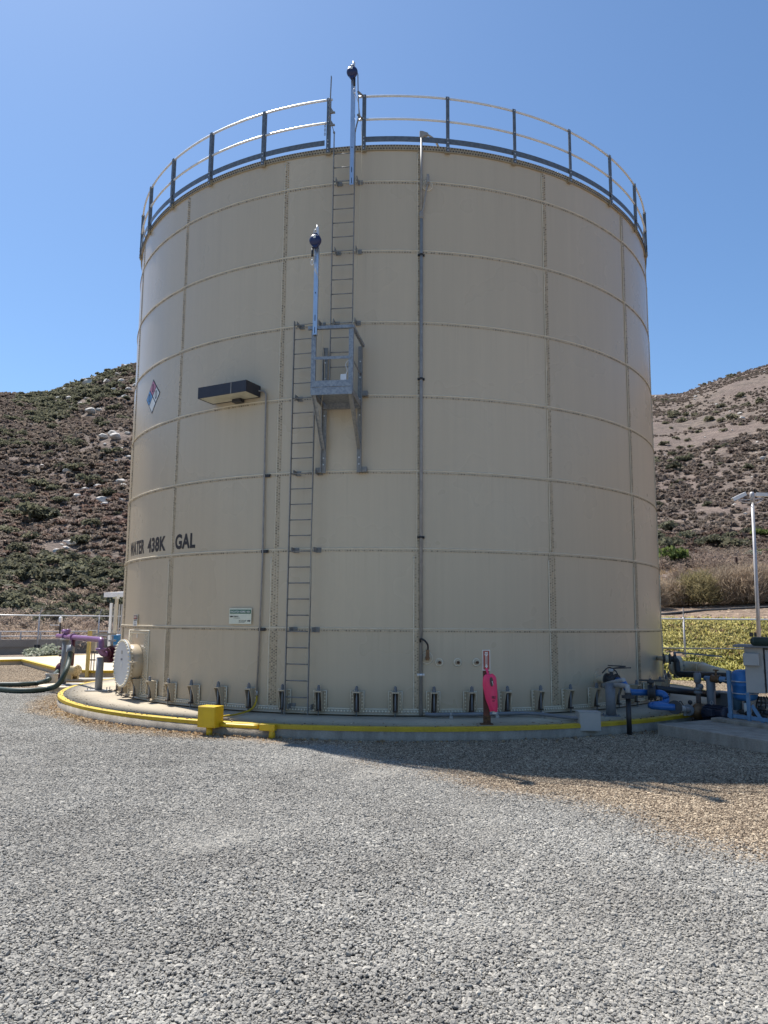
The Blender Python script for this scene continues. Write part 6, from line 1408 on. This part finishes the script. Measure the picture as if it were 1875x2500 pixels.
def by_rock(p, s):
    return any((p.x-q.x)**2+(p.y-q.y)**2 < (w*1.4+s*.9)**2 for q, w in ROCKS)
# boulders where the photograph shows them
LR_ = [(740,303,70),(885,287,50),(1020,287,50),(540,350,40),(595,342,25),(1045,165,40),(825,350,28),(940,357,45),(1075,350,40),(605,515,50),(755,540,75),(827,523,40),(510,543,25),(580,428,50),(1030,415,45),(668,465,30),(790,452,25),(550,732,35),(925,720,55),(868,750,65),(958,755,85),(1055,715,40),(872,805,25),(1100,610,40),(350,980,25),(958,943,30),(1075,915,40),(567,1030,60),(1068,1040,30),(997,1118,60),(1030,1160,55),(710,1190,55),(640,1240,55),(820,1160,50),(845,1282,80),(873,1305,45),(997,1270,45),(527,1370,20),(195,1395,40),(590,1635,70),(538,1610,25),(510,1640,30),(545,1670,40),(467,1695,50),(712,425,25),(970,222,30),(770,258,35),(705,272,40),(500,662,25),(1015,840,25),(255,643,25),(160,1435,25),(240,888,20),(780,385,25),(1120,320,40),(650,1190,30),(490,430,40),(130,850,22),(820,1640,30)]
for (x, y, s) in LR_:
    px, py = Lz(x, y); p = on_hill(px, py); d = (p-EYEP).length; w = s/3.403/FPX*d*.5
    ROCKS.append((p, w)); put(rv_.choice(RKM), 'boulder', p+UZ*w*.45, w*1.5, rv_.uniform(0, 6), ONLY.get((x, y), 'pale granite boulder '+band(0, px, py)), 'boulder', None if (x, y) in ONLY else 'pale boulders '+band(0, px, py), w*1.25)
RR_ = [(777,480,35),(800,515,35),(620,425,30),(600,405,20),(383,510,14),(440,345,25),(455,315,22),(470,255,25),(975,490,35),(950,825,40),(877,970,28),(770,855,10),(480,810,14),(525,765,12),(625,763,12),(720,605,16),(912,697,22),(510,660,20),(805,345,12),(967,155,15),(430,365,20),(130,345,22),(240,380,20),(120,465,10),(200,800,20),(250,880,22),(740,1180,25),(830,1215,25),(820,1250,25),(700,460,18),(810,530,20),(790,500,18),(560,410,14),(630,440,16),(905,780,16),(430,330,14)]
for (x, y, s) in RR_:
    px, py = Rz(x, y); p = on_hill(px, py); d = (p-EYEP).length; w = s/3.159/FPX*d*.5
    ROCKS.append((p, w)); put(rv_.choice(RKM), 'boulder', p+UZ*w*.4, w*1.25, rv_.uniform(0, 6), ONLY.get((x, y), 'small pale rock '+band(1, px, py)), 'boulder', None if (x, y) in ONLY else 'small pale rocks '+band(1, px, py), w*.95)
# shrubs: those that stand out in the photograph at their own places, the rest where the hill grows them
LS_ = [(915,610,140),(930,840,160),(840,590,150),(620,960,170),(500,970,120),(720,1080,200),(330,1330,320),(200,1230,160),(500,1240,160),(890,1180,150),(30,1250,150),(60,1480,200),(340,1120,140),(720,360,100),(620,360,80),(940,470,130),(1000,560,140),(840,400,80),(60,1850,230),(170,1720,200),(560,1800,300),(640,1720,200),(780,2080,200),(960,2080,250),(1080,140,70),(830,230,90),(500,375,120),(750,250,70),(280,530,130),(400,860,100),(700,950,150),(230,1540,180),(150,1650,180),(420,1860,220),(30,2000,160),(1040,400,90),(1090,1090,100),(440,640,100),(90,570,120),(800,1420,200),(950,1350,100),(250,1300,180),(400,1400,160),(120,1350,140),(700,1560,180),(380,1700,160),(880,1950,220),(500,1950,200),(300,2020,180)]
RS_ = [(535,500,90),(640,510,70),(720,485,100),(585,450,60),(335,510,80),(205,530,60),(655,590,55),(460,600,55),(380,665,55),(400,710,60),(320,725,60),(570,740,70),(610,720,60),(680,700,70),(750,685,60),(790,545,50),(960,510,60),(780,320,80),(640,395,80),(190,690,80),(265,770,70),(240,825,50),(480,860,50),(390,870,45),(340,890,60),(400,580,40),(255,575,40),(630,845,60),(840,875,90),(285,650,60),(510,240,40),(920,500,45)]
cand = []
for (x, y, s) in LS_:
    px, py = Lz(x, y); p = on_hill(px, py+s*.10); cand.append((p, s/3.403/FPX*(p-EYEP).length*.55, 0, True))
for (x, y, s) in RS_:
    px, py = Rz(x, y); p = on_hill(px, py+s*.12); cand.append((p, s/3.159/FPX*(p-EYEP).length*.5, 1, True))
dry = []
def scatter(th0, th1, r0, r1, n, f):
    k = 0
    while k < n:
        th = rv_.uniform(th0, th1); r = math.sqrt(rv_.uniform(r0*r0, r1*r1)); x, y = r*math.sin(R(th)), r*math.cos(R(th))-CAM_D
        k += 1; f(x, y, r, th)
def left_f(x, y, r, th):
    n_ = noise.noise((x*.035, y*.035, 2.2))+.5*noise.noise((x*.12, y*.12, 7.))
    p = Vector((x, y, hill(x, y)-.05))
    s = rv_.uniform(.4, 1.35)
    if n_+rv_.uniform(-.3, .3) > (.27 if r > 100 else .40):
        if not by_rock(p, s): cand.append((p, s, 0, False))
    elif n_ > -.75:
        s = rv_.uniform(.3, .85)
        if not by_rock(p, s): dry.append((p, s, 0))
scatter(-30, -17, 56, 188, 6200, left_f); scatter(-42, -30, 56, 188, 2200, left_f); scatter(-17, -3, 56, 188, 2600, left_f)
def right_f(x, y, r, th):
    n_ = noise.noise((x*.03, y*.03, 5.2))+.5*noise.noise((x*.11, y*.11, 3.))
    p = Vector((x, y, hill(x, y)-.05)); low = r < 125
    s = rv_.uniform(.4, 1.2)
    if by_rock(p, s): return
    if low and n_+rv_.uniform(-.3, .3) > .16: cand.append((p, s, 1, False))
    elif not low and n_+rv_.uniform(-.2, .2) > .62: cand.append((p, s*1.1, 1, False))
    elif low or n_+rv_.uniform(-.35, .35) > -.05: dry.append((p, rv_.uniform(.25, .65), 1))
scatter(17, 29, 62, 120, 1500, right_f); scatter(17, 29, 120, 318, 5600, right_f); scatter(3, 17, 62, 318, 2400, right_f); scatter(29, 42, 62, 318, 2400, right_f)
def score(c): return c[1]/(c[0]-EYEP).length*(2.0 if c[3] else 1.0)
def in_view(p):
    v = p-EYEP; px = IW/2+FPX*v.dot(RT)/v.dot(FW); return 0 < px < IW and (px < 345 or px > 1575)
vis = sorted([c for c in cand if in_view(c[0])], key=score, reverse=True); own = vis[:290]; ids = set(id(c) for c in own); rest = [c for c in cand if id(c) not in ids]
for c in own:
    p, s, side, big_ = c
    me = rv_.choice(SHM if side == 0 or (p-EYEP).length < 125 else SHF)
    bd_ = band(side, *pix(p)); gr_ = 'green' if me in SHM else 'grey green'
    put(me, 'chaparral_shrub', p-UZ*s*.1, s, rv_.uniform(0, 6.3), 'rounded '+gr_+' shrub '+bd_, 'shrub', gr_+' shrubs '+bd_, s*rv_.uniform(.75, 1.1))
def merged(name, items, meshes, mt):
    VV = []; FF = []; o = 0; rg = np.random.default_rng(9); ls = []
    base = [(np.array([v.co[:] for v in me.vertices]), [len(p.vertices) for p in me.polygons], np.array([i for p in me.polygons for i in p.vertices])) for me in meshes]
    for it in items:
        v, cnt, idx = base[rg.integers(len(base))]; a = rg.uniform(0, 6.3); s = it[1]
        m_ = np.array([[math.cos(a), -math.sin(a), 0], [math.sin(a), math.cos(a), 0], [0, 0, rg.uniform(.7, 1.1)]])*s
        VV.append(v @ m_.T+np.array(it[0][:])); FF.append(idx+o); ls += cnt; o += len(v)
    V = np.concatenate(VV).astype(np.float32); I = np.concatenate(FF).astype(np.int32); ls = np.array(ls)
    me = bpy.data.meshes.new(name); me.vertices.add(len(V)); me.vertices.foreach_set('co', V.reshape(-1)); me.loops.add(len(I)); me.loops.foreach_set('vertex_index', I)
    me.polygons.add(len(ls)); me.polygons.foreach_set('loop_start', (np.cumsum(ls)-ls).astype(np.int32)); me.materials.append(mt); me.update(calc_edges=True); me.validate()
    ob = bpy.data.objects.new(name, me); COL.objects.link(ob); tag(ob, kind='stuff'); return ob
merged('hillside_shrubbery', [c for c in rest if c[2] == 0], [shrub_mesh('t', M_SHRUB, 84, 80+k, .24, 1.0, 5, True) for k in range(3)], M_SHRUB)
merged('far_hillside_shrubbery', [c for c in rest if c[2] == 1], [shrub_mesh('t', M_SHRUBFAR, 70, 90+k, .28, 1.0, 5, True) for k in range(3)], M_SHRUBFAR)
dvis = sorted([c for c in dry if in_view(c[0])], key=lambda c: c[1]/(c[0]-EYEP).length, reverse=True); down = dvis[:220]; ids = set(id(c) for c in down)
for p, s, side in down:
    bd_ = band(side, *pix(p)); put(rv_.choice(DRM), 'dry_bush', p, s, rv_.uniform(0, 6.3), 'dry brown bush '+bd_, 'bush', 'dry brown bushes '+bd_, s*rv_.uniform(.7, 1.0))
merged('dry_undergrowth', [c for c in dry if id(c) not in ids], [shrub_mesh('t', M_DRY, 23, 100+k, .34, .8, 4, True) for k in range(3)], M_DRY)
# brush on the rise behind the bank
STM = {'tan': [stem_mesh('dry_brush', M_TANB, 3000, 130+k, 1.0, .009) for k in range(3)], 'olive': [stem_mesh('olive_brush', M_OLIVE, 3400, 140+k, 1.0, .009) for k in range(2)]}
def brush(kind, x, y, wpx, label, hgt=1.0, grp=None):
    px, py = Rz(x, y); p = on_hill(px, py); w = wpx/3.159/FPX*(p-EYEP).length*.72
    return put(rv_.choice(STM[kind]), 'dry_brush' if kind == 'tan' else 'olive_brush', p-UZ*.05, w, rv_.uniform(0, 6), label, 'bush', grp, hgt)
brush('olive', 450, 1955, 300, 'wide rounded olive brown bush in the middle of the bank top', 1.75)
brush('tan', 690, 1950, 250, 'grey brown twiggy bush right of the wide olive bush', 1.75)
brush('tan', 830, 1945, 230, 'brown twiggy bush just left of the camera pole', 1.9)
brush('tan', 985, 1940, 250, 'brown twiggy bush just right of the camera pole', 1.8)
brush('tan', 290, 1965, 180, 'pale thin twiggy bush left of the wide olive bush', 1.4)
brush('tan', 600, 1880, 260, 'rounded brown bush showing behind the wide olive bush', 1.5)
brush('tan', 760, 1870, 260, 'rounded brown bush below the rusty stake', 1.5)
brush('tan', 380, 1890, 240, 'pale brown bush uphill of the pale thin bush', 1.4)
brush('tan', 920, 1870, 240, 'brown bush behind the camera pole', 1.5)
for k, (x, y) in enumerate(((1100, 1935), (1230, 1930), (60, 1975), (-60, 1975))): brush('tan', x, y, 240, 'dry twiggy bush along the bank top beyond the tank or frame edge', 1.6, 'dry bushes along the bank top')
px, py = Rz(215, 1960); p = on_hill(px, py)
put(shrub_mesh('sage_bush', M_SAGE, 420, 151, .075, 1.0), 'sage_bush', p, .55, 0, 'pale grey green bush with whitish tops against the tank edge', 'bush', None, 1.05)
def gbush(x, y, wpx, mt, label, seed, leaf=.085, hz=None, name='green_bush', n=900):
    px, py = Rz(x, y); p = on_hill(px, py); w = wpx/3.159/FPX*(p-EYEP).length*.5; put(shrub_mesh(name, mt, n, seed, leaf), name, p, w, 1, label, 'bush', None, hz or w*.9)
gbush(240, 1660, 270, M_GREENB, 'bright green rounded bush on the slope beside the tank', 161, .07, 1.9)
gbush(860, 1590, 170, M_SAGE, 'grey green prickly bush behind the rusty stake', 162, .10)
gbush(965, 1570, 150, M_GREENB, 'fresh green bush behind the camera pole at the foot of the hill', 163)
gbush(960, 1420, 170, M_GREENB, 'large green bush right of the camera pole on the lower hill', 164)
gbush(750, 1530, 260, M_SHRUBFAR, 'wide grey brown shrub mass above the dry grass', 165)
gbush(600, 1500, 260, M_SHRUB, 'wide dark green shrub above the reddish patch', 166)
gbush(230, 1480, 200, M_SHRUB, 'dark olive shrub uphill of the bright green bush', 167)
# grey green bush before the left fence
p = pol_cam(104, 38.5, GZ)
b_ = put(shrub_mesh('sage_bush', M_SAGE, 900, 171, .07, .8, 6), 'sage_bush', p, .98, 0, 'low grey green bush in front of the left fence', 'bush', None, .85)
# dry grass above the bank, clods, ice plant
def strewn(name, mt, th0, th1, r0, r1, n, me_list, s0, s1, keep=lambda x, y: True):
    it = []
    for k in range(n):
        th = rv_.uniform(th0, th1); r = rv_.uniform(r0, r1); x, y = r*math.sin(R(th)), r*math.cos(R(th))-CAM_D
        if keep(x, y): it.append((Vector((x, y, hill(x, y)-.02)), rv_.uniform(s0, s1)))
    return merged(name, it, me_list, mt)
GRS = [stem_mesh('t', M_STRAW, 16, 180+k, 1.0, .035, .7, False) for k in range(3)]
strewn('dry_grass', M_STRAW, 7, 37, 44.5, 53, 1500, GRS, .16, .34)
MAUV = leaf_mat('mauve_brush', (0.20, 0.15, 0.12), (0.31, 0.24, 0.19), (0.44, 0.35, 0.28))
strewn('mauve_undergrowth', MAUV, 7, 37, 50, 61, 420, [stem_mesh('t', MAUV, 110, 300+k, 1.0, .032) for k in range(3)], .5, 1.0)
RED = leaf_mat('reddish_brush', (0.16, 0.108, 0.088), (0.215, 0.15, 0.122), (0.28, 0.205, 0.165))
strewn('reddish_brush', RED, 14, 33, 55, 68, 420, [shrub_mesh('t', RED, 46, 190+k, .2, .55) for k in range(2)], .4, .9)
REDL = [stem_mesh('t', MAUV, 75, 320+k, 1.0, .042) for k in range(2)]
strewn('foothill_brush', MAUV, -38, -5, 45.5, 66, 900, REDL, .45, 1.0)
strewn('russet_undergrowth', RED, -38, -5, 60, 105, 1100, [shrub_mesh('t', RED, 40, 340+k, .25, .7, 5, True) for k in range(2)], .4, .9)
strewn('dirt_clods', M_CLOD, 8, 36, 32.4, 39.5, 900, [RKM[k] for k in range(3)], .03, .12)
def ice_mesh(seed):
    rg = np.random.default_rng(seed); V = []; F = []
    for i in range(16):
        a = rg.uniform(0, 2*PI); r = .5*math.sqrt(rg.random()); bx, by = r*math.cos(a), r*math.sin(a); d = rg.normal(size=3); d[2] = abs(d[2])+.25; d /= np.linalg.norm(d); l = rg.uniform(.22, .42)
        u = np.cross(d, (0.3, .7, .1)); u /= np.linalg.norm(u); w = np.cross(d, u); b0 = np.array((bx, by, rg.uniform(0, .18))); o = len(V); wd = .095
        V += [tuple(b0+u*wd), tuple(b0-u*wd*.6+w*wd), tuple(b0-u*wd*.6-w*wd), tuple(b0+d*l)]; F += [(o, o+1, o+3), (o+1, o+2, o+3), (o+2, o, o+3)]
    me = bpy.data.meshes.new('t'); me.from_pydata(V, [], F); me.materials.append(M_ICE); me.update(); return me
strewn('ice_plant', M_ICE, 7, 37, 27.2, 33.9, 8600, [ice_mesh(200+k) for k in range(4)], .16, .48, lambda x, y: noise.noise((x*.7, y*.7, 1))+.9*noise.noise((x*.25, y*.25, 4)) > -.42+max(0, (hill(x, y)-1.1))*.75 and hill(x, y) > -.33)

DEAD = leaf_mat('dead_ice_plant', (0.22, 0.13, 0.08), (0.34, 0.22, 0.13), (0.46, 0.33, 0.21))
def ice_dead(seed):
    me = ice_mesh(seed); me.materials.clear(); me.materials.append(DEAD); return me
strewn('dead_ice_plant', DEAD, 12, 35, 27.4, 34.6, 1300, [ice_dead(260+k) for k in range(3)], .14, .34, lambda x, y: noise.noise((x*.5, y*.5, 11))+.3*(hill(x, y)-.9) > -.05 and hill(x, y) > -.33)
# stones kicked onto the pad, and dry leaves caught along its foot
it = []
for k in range(420):
    p = rv_.uniform(-75, 60); r = PAD_R-abs(rv_.gauss(0, .28))-.02
    if r > TANK_R+.1: it.append((pol(p, r, PZ-.006), rv_.uniform(.006, .016)))
merged('spilled_gravel', it, [scatter_mesh('t', M_STONE, [np.hstack([np.diag([1.2, 1, .7]), np.zeros((3, 1))])], V12, F20, .22, 70+k) for k in range(4)], M_STONE)
it = []
for k in range(620):
    p = rv_.gauss(-38, 13) if k % 3 else rv_.uniform(-70, 40); it.append((pol(p, PAD_R+.03+abs(rv_.gauss(0, .13)), GZ+.012), rv_.uniform(.02, .045)))
merged('leaf_litter', it, [shrub_mesh('t', M_STRAW, 3, 400+k, .5, .4, 2) for k in range(3)], M_STRAW)
